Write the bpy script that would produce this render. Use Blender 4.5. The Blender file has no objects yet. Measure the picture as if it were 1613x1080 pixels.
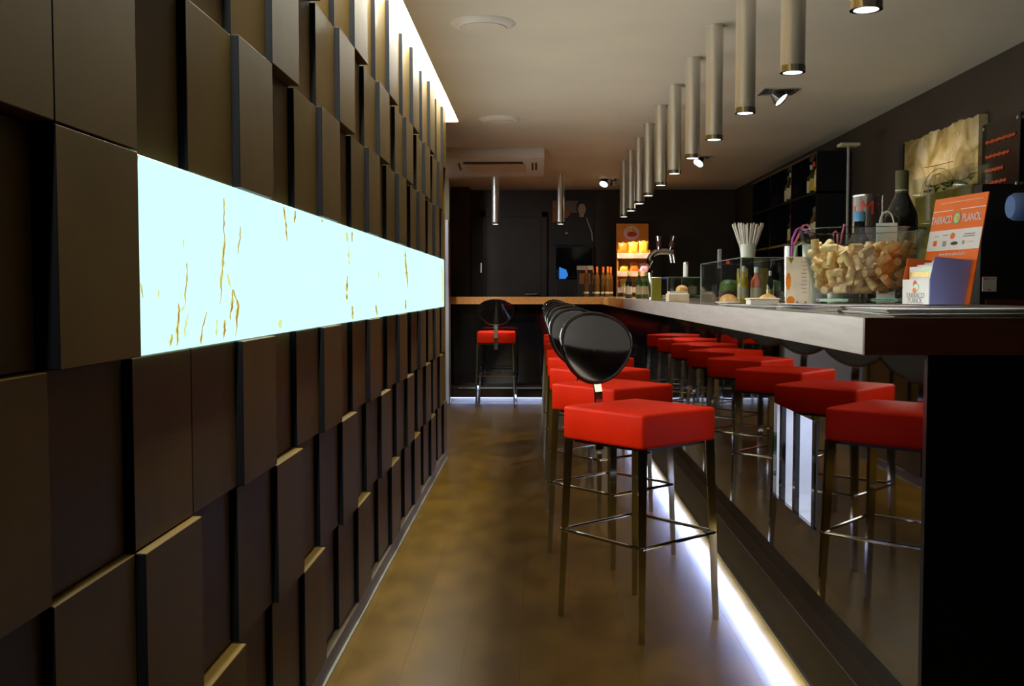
import bpy, bmesh, math, random
import numpy as np
from mathutils import Vector, Matrix, Euler
random.seed(7); np.random.seed(7)
SC = bpy.context.scene
COL = SC.collection
R = math.radians
PI = math.pi

# ------------------------------------------------------------------ camera
# world: corridor runs along +Y, X to the right, camera 1.2 m above the floor
F = 1600.0
cam = bpy.data.cameras.new('camera'); cam.sensor_width = 36.0; cam.lens = F / 1613.0 * 36.0
cam.clip_start = 0.02
cam_o = bpy.data.objects.new('camera', cam); COL.objects.link(cam_o)
cam_o.location = (0, 0, 1.2)
cam_o.rotation_euler = (PI / 2 - math.atan(81 / F), 0, math.atan(38.5 / F))
SC.camera = cam_o
# ------------------------------------------------------------------ view, world
vs = SC.view_settings
vs.view_transform = 'Standard'; vs.look = 'None'; vs.gamma = 1.0; vs.exposure = 0.0
vs.use_curve_mapping = False
SC.cycles.use_denoising = True
SC.cycles.max_bounces = 10
SC.cycles.caustics_reflective = False
SC.cycles.caustics_refractive = False
SC.cycles.sample_clamp_indirect = 6
w = bpy.data.worlds.new('world'); SC.world = w; w.use_nodes = True
w.node_tree.nodes['Background'].inputs[0].default_value = (0.02, 0.018, 0.016, 1)
w.node_tree.nodes['Background'].inputs[1].default_value = 0.2

def lamp(kind, name, loc, power, color, rot=(0, 0, 0), **kw):
    l = bpy.data.lights.new(name, kind); l.energy = power; l.color = color
    for k, v in kw.items(): setattr(l, k, v)
    o = bpy.data.objects.new(name, l); COL.objects.link(o); o.location = loc; o.rotation_euler = rot
    return o
# light given off by the backlit onyx band (faces the bar, +X)
lamp('AREA', 'onyx_band_light', (-0.640, 4.42, 1.26), 36, (1.0, 0.96, 0.88), (0, -PI / 2, 0),
     shape='RECTANGLE', size=0.32, size_y=5.45)
# light of the ceiling cove above the panelled wall (in the slot, shining down along the wall)
lamp('AREA', 'cove_light', (-0.585, 3.6, 2.66), 280, (0.95, 1.0, 0.90), (0, R(38), 0),
     shape='RECTANGLE', size=0.04, size_y=7.2)
# cool LED line under the foot step of the bar and of the back counter
lamp('AREA', 'bar_step_light', (0.800, 6.5, 0.066), 130, (0.36, 0.50, 1.0), (0, R(52), 0),
     shape='RECTANGLE', size=0.02, size_y=8.5)
# added unseen lamp past the panelled wall, brightens the white door
lamp('SPOT', 'recess_fill_lamp', (-1.35, 9.3, 2.36), 70, (0.86, 0.90, 1.0), (R(25), 0, 0), spot_size=R(150), spot_blend=0.5, shadow_soft_size=0.06)
lamp('AREA', 'back_step_light', (-0.1, 10.97, 0.045), 5.0, (0.4, 0.55, 1.0), (R(15), 0, 0),
     shape='RECTANGLE', size=1.7, size_y=0.02)

# ------------------------------------------------------------------ materials
def nodes_of(name):
    m = bpy.data.materials.new(name); m.use_nodes = True
    nt = m.node_tree
    return m, nt, nt.nodes['Principled BSDF']
def sock(b, n, v):
    if n in b.inputs: b.inputs[n].default_value = v
def mat(name, col, rough=0.5, metal=0.0, var=0.12, scale=8.0, bump=0.0, bscale=60.0, spec=0.5, coat=0.0,
        emit=None, estr=0.0, trans=0.0, stretch=(1, 1, 1), col2=None, rvar=0.0, randobj=0.0):
    m, nt, b = nodes_of(name)
    N, L = nt.nodes, nt.links
    sock(b, 'Roughness', rough); sock(b, 'Metallic', metal); sock(b, 'Specular IOR Level', spec)
    sock(b, 'Coat Weight', coat); sock(b, 'Transmission Weight', trans)
    tc = N.new('ShaderNodeTexCoord'); mp = N.new('ShaderNodeMapping'); mp.inputs['Scale'].default_value = stretch
    L.new(tc.outputs['Object'], mp.inputs[0])
    nz = N.new('ShaderNodeTexNoise'); nz.inputs['Scale'].default_value = scale; nz.inputs['Detail'].default_value = 5
    L.new(mp.outputs[0], nz.inputs['Vector'])
    c2 = col2 if col2 else tuple(c * (1 - 2 * var) for c in col)
    rp = N.new('ShaderNodeValToRGB')
    rp.color_ramp.elements[0].position = 0.35; rp.color_ramp.elements[1].position = 0.65
    rp.color_ramp.elements[0].color = (*c2, 1)
    rp.color_ramp.elements[1].color = (*(tuple(min(1, c * (1 + var)) for c in col) if not col2 else col), 1)
    L.new(nz.outputs['Fac'], rp.inputs[0])
    out = rp.outputs[0]
    if randobj:
        oi = N.new('ShaderNodeObjectInfo'); mr = N.new('ShaderNodeMapRange')
        mr.inputs['To Min'].default_value = 1 - randobj; mr.inputs['To Max'].default_value = 1 + randobj
        L.new(oi.outputs['Random'], mr.inputs[0])
        mx = N.new('ShaderNodeMix'); mx.data_type = 'RGBA'; mx.blend_type = 'MULTIPLY'; mx.inputs[0].default_value = 1
        L.new(out, mx.inputs[6]); L.new(mr.outputs[0], mx.inputs[7]); out = mx.outputs[2]
    L.new(out, b.inputs['Base Color'])
    if rvar:
        mr = N.new('ShaderNodeMapRange'); mr.inputs['To Min'].default_value = rough - rvar; mr.inputs['To Max'].default_value = rough + rvar
        L.new(nz.outputs['Fac'], mr.inputs[0]); L.new(mr.outputs[0], b.inputs['Roughness'])
    if bump:
        n2 = N.new('ShaderNodeTexNoise'); n2.inputs['Scale'].default_value = bscale; n2.inputs['Detail'].default_value = 3
        L.new(mp.outputs[0], n2.inputs['Vector'])
        bp = N.new('ShaderNodeBump'); bp.inputs['Strength'].default_value = bump; bp.inputs['Distance'].default_value = 0.003
        L.new(n2.outputs['Fac'], bp.inputs['Height']); L.new(bp.outputs[0], b.inputs['Normal'])
    if emit:
        sock(b, 'Emission Color', (*emit, 1)); sock(b, 'Emission Strength', estr)
    return m
def thin_glass(name, tint=(0.96, 0.98, 0.97), gloss=0.10, rough=0.02):
    m = bpy.data.materials.new(name); m.use_nodes = True
    nt = m.node_tree; N, L = nt.nodes, nt.links; N.clear()
    o = N.new('ShaderNodeOutputMaterial'); t = N.new('ShaderNodeBsdfTransparent'); g = N.new('ShaderNodeBsdfGlossy')
    t.inputs[0].default_value = (*tint, 1); g.inputs['Roughness'].default_value = rough
    lw = N.new('ShaderNodeLayerWeight'); lw.inputs['Blend'].default_value = 0.25
    mr = N.new('ShaderNodeMapRange'); mr.inputs['To Min'].default_value = gloss * 0.4; mr.inputs['To Max'].default_value = min(1, gloss * 4)
    L.new(lw.outputs['Facing'], mr.inputs[0])
    mx = N.new('ShaderNodeMixShader'); L.new(mr.outputs[0], mx.inputs[0]); L.new(t.outputs[0], mx.inputs[1]); L.new(g.outputs[0], mx.inputs[2])
    L.new(mx.outputs[0], o.inputs[0])
    return m
def emitter(name, col, s):
    m, nt, b = nodes_of(name)
    sock(b, 'Base Color', (0.03, 0.03, 0.03, 1)); sock(b, 'Roughness', 0.4); sock(b, 'Emission Color', (*col, 1)); sock(b, 'Emission Strength', s)
    return m

M = {}
M['panel'] = mat('brown_panel', (0.108, 0.062, 0.012), 0.5, var=0.06, scale=5, spec=0.14, randobj=0.10)
M['panel_edge_shade'] = mat('painted_edge_shade', (0.004, 0.004, 0.006), 0.6, var=0.05, spec=0.15)
M['wall_dark'] = mat('dark_brown_paint', (0.042, 0.029, 0.018), 0.6, var=0.1, scale=3, bump=0.1)
M['olive_wall'] = mat('olive_paint', (0.22, 0.19, 0.10), 0.6, var=0.05)
M['ceiling'] = mat('cream_ceiling_paint', (0.82, 0.76, 0.62), 0.6, var=0.02, scale=2, bump=0.05)
M['floor'] = mat('brown_floor_boards', (0.100, 0.051, 0.005), 0.36, var=0.2, scale=3.6, stretch=(2.2, 1.1, 1), col2=(0.068, 0.035, 0.003), rvar=0.06, randobj=0.03, spec=0.10)
M['subfloor'] = mat('dark_subfloor', (0.10, 0.07, 0.03), 0.5)
M['skirt'] = mat('brown_skirting', (0.10, 0.07, 0.04), 0.45)
M['sealant'] = mat('pale_sealant', (0.14, 0.12, 0.08), 0.5)
M['red'] = mat('red_leatherette', (0.76, 0.020, 0.001), 0.5, var=0.03, scale=6, bump=0.12, bscale=220, spec=0.12)
M['chrome'] = mat('chrome', (0.55, 0.55, 0.55), 0.08, 1.0, var=0.02)
M['steel'] = mat('brushed_steel', (0.84, 0.82, 0.76), 0.36, 1.0, var=0.05, scale=30, stretch=(1, 1, 0.05))
M['black_gloss'] = mat('black_gloss_plastic', (0.006, 0.006, 0.007), 0.07, var=0.1, spec=0.6, coat=0.3)
M['black'] = mat('black_matt', (0.008, 0.008, 0.010), 0.45, var=0.1)
M['black_lac'] = mat('black_lacquer', (0.006, 0.006, 0.009), 0.25, var=0.1)
M['mirror'] = mat('black_mirror_glass', (0.29, 0.25, 0.20), 0.025, 1.0, var=0.01)
M['step'] = mat('dark_brown_step', (0.030, 0.018, 0.008), 0.5, spec=0.2, var=0.1)
M['alu'] = mat('aluminium_trim', (0.5, 0.5, 0.52), 0.3, 1.0, var=0.03)
M['wood_lit'] = mat('lit_oak_edge', (0.57, 0.52, 0.50), 0.35, var=0.05, scale=6, stretch=(14, 0.8, 14), coat=0.15)  # same edge wood, the cool light on it put into the colour
M['wood'] = mat('oak_worktop', (0.70, 0.32, 0.07), 0.35, var=0.10, scale=6, stretch=(14, 0.8, 14), coat=0.15)
M['wood_dark'] = mat('shaded_and_brown_wood', (0.12, 0.038, 0.022), 0.35, var=0.1, scale=6, stretch=(1, 14, 14))
M['top'] = mat('worktop_surface', (0.30, 0.23, 0.15), 0.16, var=0.12, scale=12)
M['white'] = mat('white_plastic', (0.90, 0.88, 0.84), 0.4, var=0.02)
M['white_door'] = mat('white_door_paint', (0.62, 0.62, 0.68), 0.4, var=0.02)
M['paper'] = mat('white_card', (0.82, 0.80, 0.78), 0.6, var=0.02)
M['cream'] = mat('cream_card', (0.80, 0.68, 0.48), 0.6, var=0.06, scale=20)
M['orange'] = mat('orange_card', (0.90, 0.17, 0.012), 0.5, var=0.03)
M['orange_dark'] = mat('orange_sign_lettering', (0.62, 0.10, 0.015), 0.5, var=0.05)
M['lilac'] = mat('lilac_card', (0.36, 0.38, 0.86), 0.5, var=0.03)
M['blue'] = mat('blue_paper', (0.16, 0.28, 0.66), 0.7, var=0.04)
M['blue_cap'] = mat('blue_cap', (0.15, 0.42, 0.75), 0.4, var=0.02)
M['cork'] = mat('cork', (0.90, 0.64, 0.28), 0.8, var=0.10, scale=90, bump=0.2, bscale=200, randobj=0.18)
M['wine'] = mat('dark_wine_glass', (0.008, 0.010, 0.010), 0.06, var=0.1, spec=0.7)
M['amber'] = mat('amber_bottle', (0.14, 0.06, 0.012), 0.08, var=0.1)
M['green_btl'] = mat('green_bottle', (0.05, 0.12, 0.02), 0.08, var=0.1)
M['yellow_btl'] = mat('yellow_liquor', (0.60, 0.42, 0.02), 0.1, var=0.1)
M['label'] = mat('cream_label', (0.62, 0.56, 0.38), 0.6, var=0.05)
M['capsule'] = mat('olive_capsule', (0.10, 0.10, 0.05), 0.4, var=0.1)
M['glass'] = thin_glass('clear_glass')
M['glass_edge'] = thin_glass('green_edge_glass', (0.55, 0.72, 0.62), 0.3)
M['edge_pale'] = mat('polished_glass_edge', (0.30, 0.36, 0.28), 0.2, var=0.1)
M['frost'] = mat('pale_tumbler_glass', (0.78, 0.86, 0.72), 0.25, var=0.05, trans=0.15)
M['olive_acr'] = mat('olive_acrylic', (0.30, 0.28, 0.03), 0.15, var=0.1, trans=0.15)
M['olive_liq'] = mat('olive_filling', (0.26, 0.21, 0.02), 0.3, var=0.25, scale=14, trans=0.1)
M['leaf'] = mat('green_leaves', (0.10, 0.19, 0.02), 0.5, var=0.3, scale=25)
M['straw_white'] = mat('white_straw', (0.74, 0.70, 0.62), 0.4, var=0.02)
M['pink'] = mat('pink_straw', (0.85, 0.22, 0.30), 0.35, var=0.02)
M['purple'] = mat('magenta_straw', (0.62, 0.12, 0.60), 0.35, var=0.02)
M['lime'] = mat('green_straw', (0.45, 0.75, 0.40), 0.35, var=0.02)
M['tin'] = mat('silver_tin', (0.60, 0.56, 0.50), 0.25, 0.9, var=0.05)
M['red_print'] = mat('red_print', (0.75, 0.05, 0.02), 0.5, var=0.02)
M['bread'] = mat('bread_crust', (0.72, 0.40, 0.10), 0.6, var=0.2, scale=30, bump=0.3)
M['snack_o'] = mat('orange_snack_foil', (0.90, 0.25, 0.02), 0.3, var=0.15, scale=25)
M['snack_y'] = mat('yellow_snack_foil', (0.90, 0.62, 0.06), 0.3, var=0.15, scale=25)
M['snack_p'] = mat('pale_pink_snack_foil', (0.80, 0.52, 0.58), 0.3, var=0.15, scale=25)
M['rack'] = mat('orange_rack_board', (0.80, 0.30, 0.03), 0.4, var=0.05)
M['strip'] = mat('pale_price_strip', (0.85, 0.55, 0.42), 0.5, var=0.15, scale=14)
M['pinklogo'] = mat('pink_logo_print', (0.85, 0.60, 0.70), 0.5, var=0.05)
M['ink'] = mat('dark_ink', (0.06, 0.05, 0.05), 0.6, var=0.05)
M['grey_ink'] = mat('grey_ink', (0.35, 0.33, 0.33), 0.6, var=0.05)
M['skin_print'] = mat('printed_skin_tone', (0.50, 0.40, 0.27), 0.5, var=0.05)
M['poster_bg'] = mat('poster_backdrop', (0.16, 0.14, 0.09), 0.4, var=0.1)
M['poster_or'] = mat('poster_orange', (0.33, 0.09, 0.01), 0.4, var=0.1)
M['poster_blk'] = mat('poster_black', (0.010, 0.010, 0.012), 0.35, var=0.1)
M['news'] = None
M['lens'] = emitter('lamp_lens', (0.82, 1.0, 0.96), 2.6)
M['spotlens'] = emitter('spot_lens', (0.75, 1.0, 0.95), 2.0)
M['cove_glow'] = emitter('cove_diffuser', (0.62, 1.0, 0.97), 1.15)
M['led'] = emitter('led_strip', (0.62, 0.75, 1.0), 2.5)
M['reflection_glow'] = emitter('reflection_panel', (0.42, 0.50, 0.95), 0.85)
M['screen_blue'] = emitter('blue_screen', (0.03, 0.22, 0.75), 0.9)
M['red_led'] = emitter('red_led', (1.0, 0.05, 0.02), 1.2)
M['glow_bulb'] = emitter('halogen_bulb', (0.95, 1.0, 0.9), 3.0)

def stone_mat():
    m, nt, b = nodes_of('carved_stone_plaque'); N, L = nt.nodes, nt.links
    tc = N.new('ShaderNodeTexCoord')
    n1 = N.new('ShaderNodeTexNoise'); n1.inputs['Scale'].default_value = 5; n1.inputs['Detail'].default_value = 9; n1.inputs['Distortion'].default_value = 1.2
    L.new(tc.outputs['Object'], n1.inputs['Vector'])
    rp = N.new('ShaderNodeValToRGB'); e = rp.color_ramp.elements
    e[0].position = 0.32; e[0].color = (0.20, 0.12, 0.03, 1); e[1].position = 0.62; e[1].color = (0.62, 0.50, 0.30, 1)
    k = e.new(0.46); k.color = (0.40, 0.29, 0.08, 1)
    L.new(n1.outputs['Fac'], rp.inputs[0]); L.new(rp.outputs[0], b.inputs['Base Color'])
    bp = N.new('ShaderNodeBump'); bp.inputs['Strength'].default_value = 0.6; bp.inputs['Distance'].default_value = 0.01
    L.new(n1.outputs['Fac'], bp.inputs['Height']); L.new(bp.outputs[0], b.inputs['Normal'])
    sock(b, 'Roughness', 0.7)
    return m
M['stone'] = stone_mat()

M['onyx'] = emitter('backlit_onyx', (0.62, 1.0, 0.97), 1.08)
M['vein_pale'] = emitter('onyx_vein_pale', (0.72, 0.80, 0.30), 0.95)
M['vein_rust'] = emitter('onyx_vein_rust', (0.44, 0.22, 0.015), 0.9)

def news_mat():
    m, nt, b = nodes_of('newsprint'); N, L = nt.nodes, nt.links
    tc = N.new('ShaderNodeTexCoord'); mp = N.new('ShaderNodeMapping'); mp.inputs['Scale'].default_value = (1, 1, 1)
    L.new(tc.outputs['Object'], mp.inputs[0])
    wv = N.new('ShaderNodeTexWave'); wv.inputs['Scale'].default_value = 40; wv.bands_direction = 'Y'; wv.inputs['Distortion'].default_value = 0.4
    L.new(mp.outputs[0], wv.inputs['Vector'])
    bl = N.new('ShaderNodeTexVoronoi'); bl.inputs['Scale'].default_value = 9; L.new(mp.outputs[0], bl.inputs['Vector'])
    rp = N.new('ShaderNodeValToRGB'); rp.color_ramp.elements[0].color = (0.36, 0.34, 0.32, 1); rp.color_ramp.elements[1].color = (0.80, 0.76, 0.70, 1)
    rp.color_ramp.elements[0].position = 0.25; rp.color_ramp.elements[1].position = 0.5
    L.new(wv.outputs['Fac'], rp.inputs[0])
    mx = N.new('ShaderNodeMix'); mx.data_type = 'RGBA'; mx.inputs[0].default_value = 0.25; mx.blend_type = 'MULTIPLY'
    L.new(rp.outputs[0], mx.inputs[6]); L.new(bl.outputs['Color'], mx.inputs[7]); L.new(mx.outputs[2], b.inputs['Base Color'])
    sock(b, 'Roughness', 0.8)
    return m
M['news'] = news_mat()

# ------------------------------------------------------------------ mesh helpers
def box(bm, x0, x1, y0, y1, z0, z1, bev=0.0, seg=2):
    r = bmesh.ops.create_cube(bm, size=1.0)
    for v in r['verts']:
        v.co = Vector(((x0 + x1) / 2 + v.co.x * (x1 - x0), (y0 + y1) / 2 + v.co.y * (y1 - y0), (z0 + z1) / 2 + v.co.z * (z1 - z0)))
    if bev:
        es = set(e for v in r['verts'] for e in v.link_edges)
        bmesh.ops.bevel(bm, geom=list(es), offset=bev, segments=seg, profile=0.5, affect='EDGES', clamp_overlap=True)
def lathe(bm, prof, n=24, c=(0, 0, 0), cap=True):
    rings = []
    for r_, z in prof:
        rings.append([bm.verts.new((c[0] + r_ * math.cos(2 * PI * i / n), c[1] + r_ * math.sin(2 * PI * i / n), c[2] + z)) for i in range(n)])
    for a, b in zip(rings, rings[1:]):
        for i in range(n):
            bm.faces.new((a[i], a[(i + 1) % n], b[(i + 1) % n], b[i]))
    if cap:
        bm.faces.new(list(reversed(rings[0]))); bm.faces.new(rings[-1])
def lathe_closed(bm, prof, n=32, c=(0, 0, 0)):
    rings = []
    for r_, z in prof:
        rings.append([bm.verts.new((c[0] + r_ * math.cos(2 * PI * i / n), c[1] + r_ * math.sin(2 * PI * i / n), c[2] + z)) for i in range(n)])
    k = len(rings)
    for j in range(k):
        a, b = rings[j], rings[(j + 1) % k]
        for i in range(n): bm.faces.new((a[i], a[(i + 1) % n], b[(i + 1) % n], b[i]))
def tube(bm, pts, r, n=10, r_end=None, square=False):
    pts = [Vector(p) for p in pts]; rings = []
    k = len(pts); up = Vector((0, 0, 1))
    for j, p in enumerate(pts):
        t = (pts[min(j + 1, k - 1)] - pts[max(j - 1, 0)]).normalized()
        a = t.cross(up)
        if a.length < 1e-3: a = t.cross(Vector((1, 0, 0)))
        a.normalize(); b = t.cross(a).normalized()
        rr = r if r_end is None else r + (r_end - r) * j / (k - 1)
        if square:
            offs = [(1, 1), (-1, 1), (-1, -1), (1, -1)]
            rings.append([bm.verts.new(p + (a * u + b * v) * rr) for u, v in offs])
        else:
            rings.append([bm.verts.new(p + (a * math.cos(2 * PI * i / n) + b * math.sin(2 * PI * i / n)) * rr) for i in range(n)])
    m_ = len(rings[0])
    for a, b in zip(rings, rings[1:]):
        for i in range(m_): bm.faces.new((a[i], a[(i + 1) % m_], b[(i + 1) % m_], b[i]))
    bm.faces.new(list(reversed(rings[0]))); bm.faces.new(rings[-1])
def prism(bm, pts, axis, d0, d1):
    # polygon pts extruded along axis ('x','y','z') from d0 to d1
    def mk(p, d):
        return {'x': (d, p[0], p[1]), 'y': (p[0], d, p[1]), 'z': (p[0], p[1], d)}[axis]
    a = [bm.verts.new(mk(p, d0)) for p in pts]; b = [bm.verts.new(mk(p, d1)) for p in pts]
    bm.faces.new(a); bm.faces.new(list(reversed(b)))
    for i in range(len(pts)): bm.faces.new((a[i], b[i], b[(i + 1) % len(pts)], a[(i + 1) % len(pts)]))
def mesh_of(name, bm, smooth=False, angle=40):
    bmesh.ops.recalc_face_normals(bm, faces=bm.faces)
    me = bpy.data.meshes.new(name); bm.to_mesh(me); bm.free()
    if smooth:
        for p in me.polygons: p.use_smooth = True
        me.set_sharp_from_angle(angle=R(angle))
    return me
def obj(name, bm, m, parent=None, smooth=False, angle=40, loc=None):
    me = bm if isinstance(bm, bpy.types.Mesh) else mesh_of(name, bm, smooth, angle)
    if m is not None:
        if len(me.materials): me.materials[0] = m
        else: me.materials.append(m)
    o = bpy.data.objects.new(name, me); COL.objects.link(o)
    if parent: o.parent = parent
    if loc: o.location = loc
    return o
def tag(o, label=None, cat=None, group=None, kind=None):
    if label: o['label'] = label
    if cat: o['category'] = cat
    if group: o['group'] = group
    if kind: o['kind'] = kind
    return o
def thing(name, label, cat, loc=(0, 0, 0), rz=0.0, group=None):
    o = bpy.data.objects.new(name, None); COL.objects.link(o); o.empty_display_size = 0.05
    o.location = loc; o.rotation_euler = (0, 0, rz)
    return tag(o, label, cat, group)
def B(*a, **k):
    bm = bmesh.new(); box(bm, *a, **k); return bm
def struct(name, bm, m, **k):
    o = obj(name, bm, m, **k); o['kind'] = 'structure'; return o
def kids(o): return [c for c in bpy.data.objects if c.parent is o]
def dup(root, loc, rz=None, label=None, group=None):
    r = root.copy(); COL.objects.link(r); r.location = loc
    if rz is not None: r.rotation_euler = (0, 0, rz)
    if label: r['label'] = label
    if group: r['group'] = group
    for ch in kids(root):
        c = ch.copy(); COL.objects.link(c); c.parent = r
        for g in kids(ch):
            d = g.copy(); COL.objects.link(d); d.parent = c
    return r
def text_mesh(s, size, align='CENTER', ext=0.0004, shear=0.0):
    cu = bpy.data.curves.new('lettering', 'FONT'); cu.body = s; cu.size = size; cu.align_x = align; cu.align_y = 'CENTER'; cu.extrude = ext; cu.shear = shear
    o = bpy.data.objects.new('lettering', cu); COL.objects.link(o)
    dg = bpy.context.evaluated_depsgraph_get(); me = bpy.data.meshes.new_from_object(o.evaluated_get(dg))
    bpy.data.objects.remove(o); bpy.data.curves.remove(cu)
    me.name = 'lettering'
    return me

# ------------------------------------------------------------------ setting
CEIL = 2.40
Y0, Y1 = -2.6, 12.1
XR = 2.34
# floor: screed with boards on it
fl = struct('floor', B(-2.3, XR + 0.1, Y0, Y1, -0.08, -0.012), M['subfloor'])
bw, bl_ = 0.187, 1.18
for i in range(17):
    x0 = -0.80 + i * bw
    off = (i * 0.437) % bl_
    if x0 > 0.95: break
    y = 0.2 - off
    while y < Y1:
        bm = B(x0 + 0.0002, x0 + bw - 0.0002, max(y, 0.0) + 0.0002, min(y + bl_, Y1) - 0.0002, -0.012, 0.0)
        if y + bl_ > 0.05: obj('floor_board', bm, M['floor'], fl)
        y += bl_
obj('floor_edging', B(-2.3, -0.80, Y0, Y1, -0.012, -0.0002), M['floor'], fl)
obj('floor_edging', B(-0.80, 0.88, Y0, -0.01, -0.012, -0.0002), M['floor'], fl)
obj('floor_edging', B(-0.80 + bw * 10, XR + 0.05, Y0, Y1, -0.012, -0.0002), M['floor'], fl)

# ceiling with the cove slot along the panelled wall
WE = 7.30      # far end of the panelled wall
SLE = 7.26     # far end of the cove slot
SX = -0.553    # room side edge of the slot
bm = bmesh.new()
box(bm, SX, XR + 0.1, Y0, Y1, CEIL, CEIL + 0.04)
box(bm, -2.3, SX, SLE, Y1, CEIL, CEIL + 0.04)
ce = struct('ceiling', bm, M['ceiling'])
bm = bmesh.new()
box(bm, SX, SX + 0.02, Y0, SLE, CEIL + 0.04, 2.74)
box(bm, -0.70, SX + 0.02, Y0, SLE, 2.74, 2.76)
box(bm, -0.70, SX + 0.02, SLE, SLE + 0.02, CEIL + 0.04, 2.74)
obj('cove_box', bm, M['ceiling'], ce)
obj('cove_diffuser', B(-0.699, -0.690, Y0, SLE, 2.49, 2.735), M['cove_glow'], ce)

# panelled wall: backing + square panels set at three depths, stepping diagonally
wl = struct('wall_left', B(-0.86, -0.70, Y0, WE, 0.0, 2.76), M['panel'])
PW = 0.285
def yk(k): return 1.645 + PW * k
ROWS = [(0.065, 0.418, 2), (0.418, 0.768, 1), (0.768, 1.092, 0), (1.092, 1.427, None), (1.427, 1.757, 0), (1.757, 2.065, 1), (2.065, 2.475, 2)]
LV = [0.020, 0.037, 0.054]
pm = {}
g = 0.0012
for ri, (z0, z1, r) in enumerate(ROWS):
    for k in range(-7, 20):
        if r is None:
            if k >= 0: continue
            lv = 2 if k % 2 else 0
        else:
            lv = (k - r) % 3
            if ri == 2: lv = {-1: 0, 0: 1, 1: 1}.get(k, lv)
            if ri == 4 and k < 0: lv = 2
        ya, yb = yk(k), min(yk(k + 1), WE)
        w_ = round(yb - ya, 4)
        if w_ < 0.03: continue
        key = (ri, lv, w_)
        if key not in pm:
            bm = bmesh.new()
            t = LV[lv]
            box(bm, 0, t, g, w_ - g, g, z1 - z0 - g, bev=0.0015, seg=1)
            me = mesh_of('panel', bm); me.materials.append(M['panel']); me.materials.append(M['panel_edge_shade'])
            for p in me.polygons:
                if abs(p.normal.y) > 0.5: p.material_index = 1     # shade of the upright edges painted in as near-black
            pm[key] = me
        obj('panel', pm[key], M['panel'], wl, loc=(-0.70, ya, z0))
obj('panel_end_cap', B(-0.70, -0.655, WE, WE + 0.004, 0.0, 2.40), M['panel'], wl)
bm = B(-0.70, -0.650, Y0, WE, 0.0, 0.062, bev=0.003, seg=1)
struct('baseboard_left', bm, M['skirt'])
struct('trim_1', B(-0.650, -0.641, Y0, WE, 0.0, 0.006), M['sealant'])

on = obj('onyx_panel', B(-0.6995, -0.655, yk(0) + 0.001, 7.20, 1.0935, 1.4255, bev=0.001, seg=1), M['onyx'])
OX = -0.655
def vein(px, w0, rust=True):
    # one rust vein of the slab; px = list of (y along the wall, z) points, w0 = widest half width
    from mathutils import noise as nz_
    n = 26; P0 = [Vector((a, b)) for a, b in px]
    def at(t):
        q = t * (len(P0) - 1); i_ = min(int(q), len(P0) - 2); return P0[i_].lerp(P0[i_ + 1], q - i_)
    for m_, k_, lift in ((M['vein_pale'], 1.9, 0.0004), (M['vein_rust'], 0.8, 0.0008)):
        if m_ is M['vein_rust'] and not rust: continue
        bm = bmesh.new(); L_, R_ = [], []
        for i_ in range(n + 1):
            t = i_ / n; p = at(t)
            wv = w0 * k_ * (0.10 + 0.85 * math.sin(PI * min(1, t * 0.9 + 0.06)) ** 0.7) * max(0.15, 0.75 + 1.1 * nz_.noise((p.x * 13, p.y * 75, 3.1 + k_)))
            p = p + Vector((0.011 * nz_.noise((p.x * 9, p.y * 28, 0.3)) + 0.005 * nz_.noise((p.x * 20, p.y * 110, 7.3)), 0))
            L_.append(bm.verts.new((OX + lift, p.x - wv, p.y))); R_.append(bm.verts.new((OX + lift, p.x + wv, p.y)))
        for i_ in range(n): bm.faces.new((L_[i_], R_[i_], R_[i_ + 1], L_[i_ + 1]))
        obj('vein', bm, m_, on)
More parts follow.
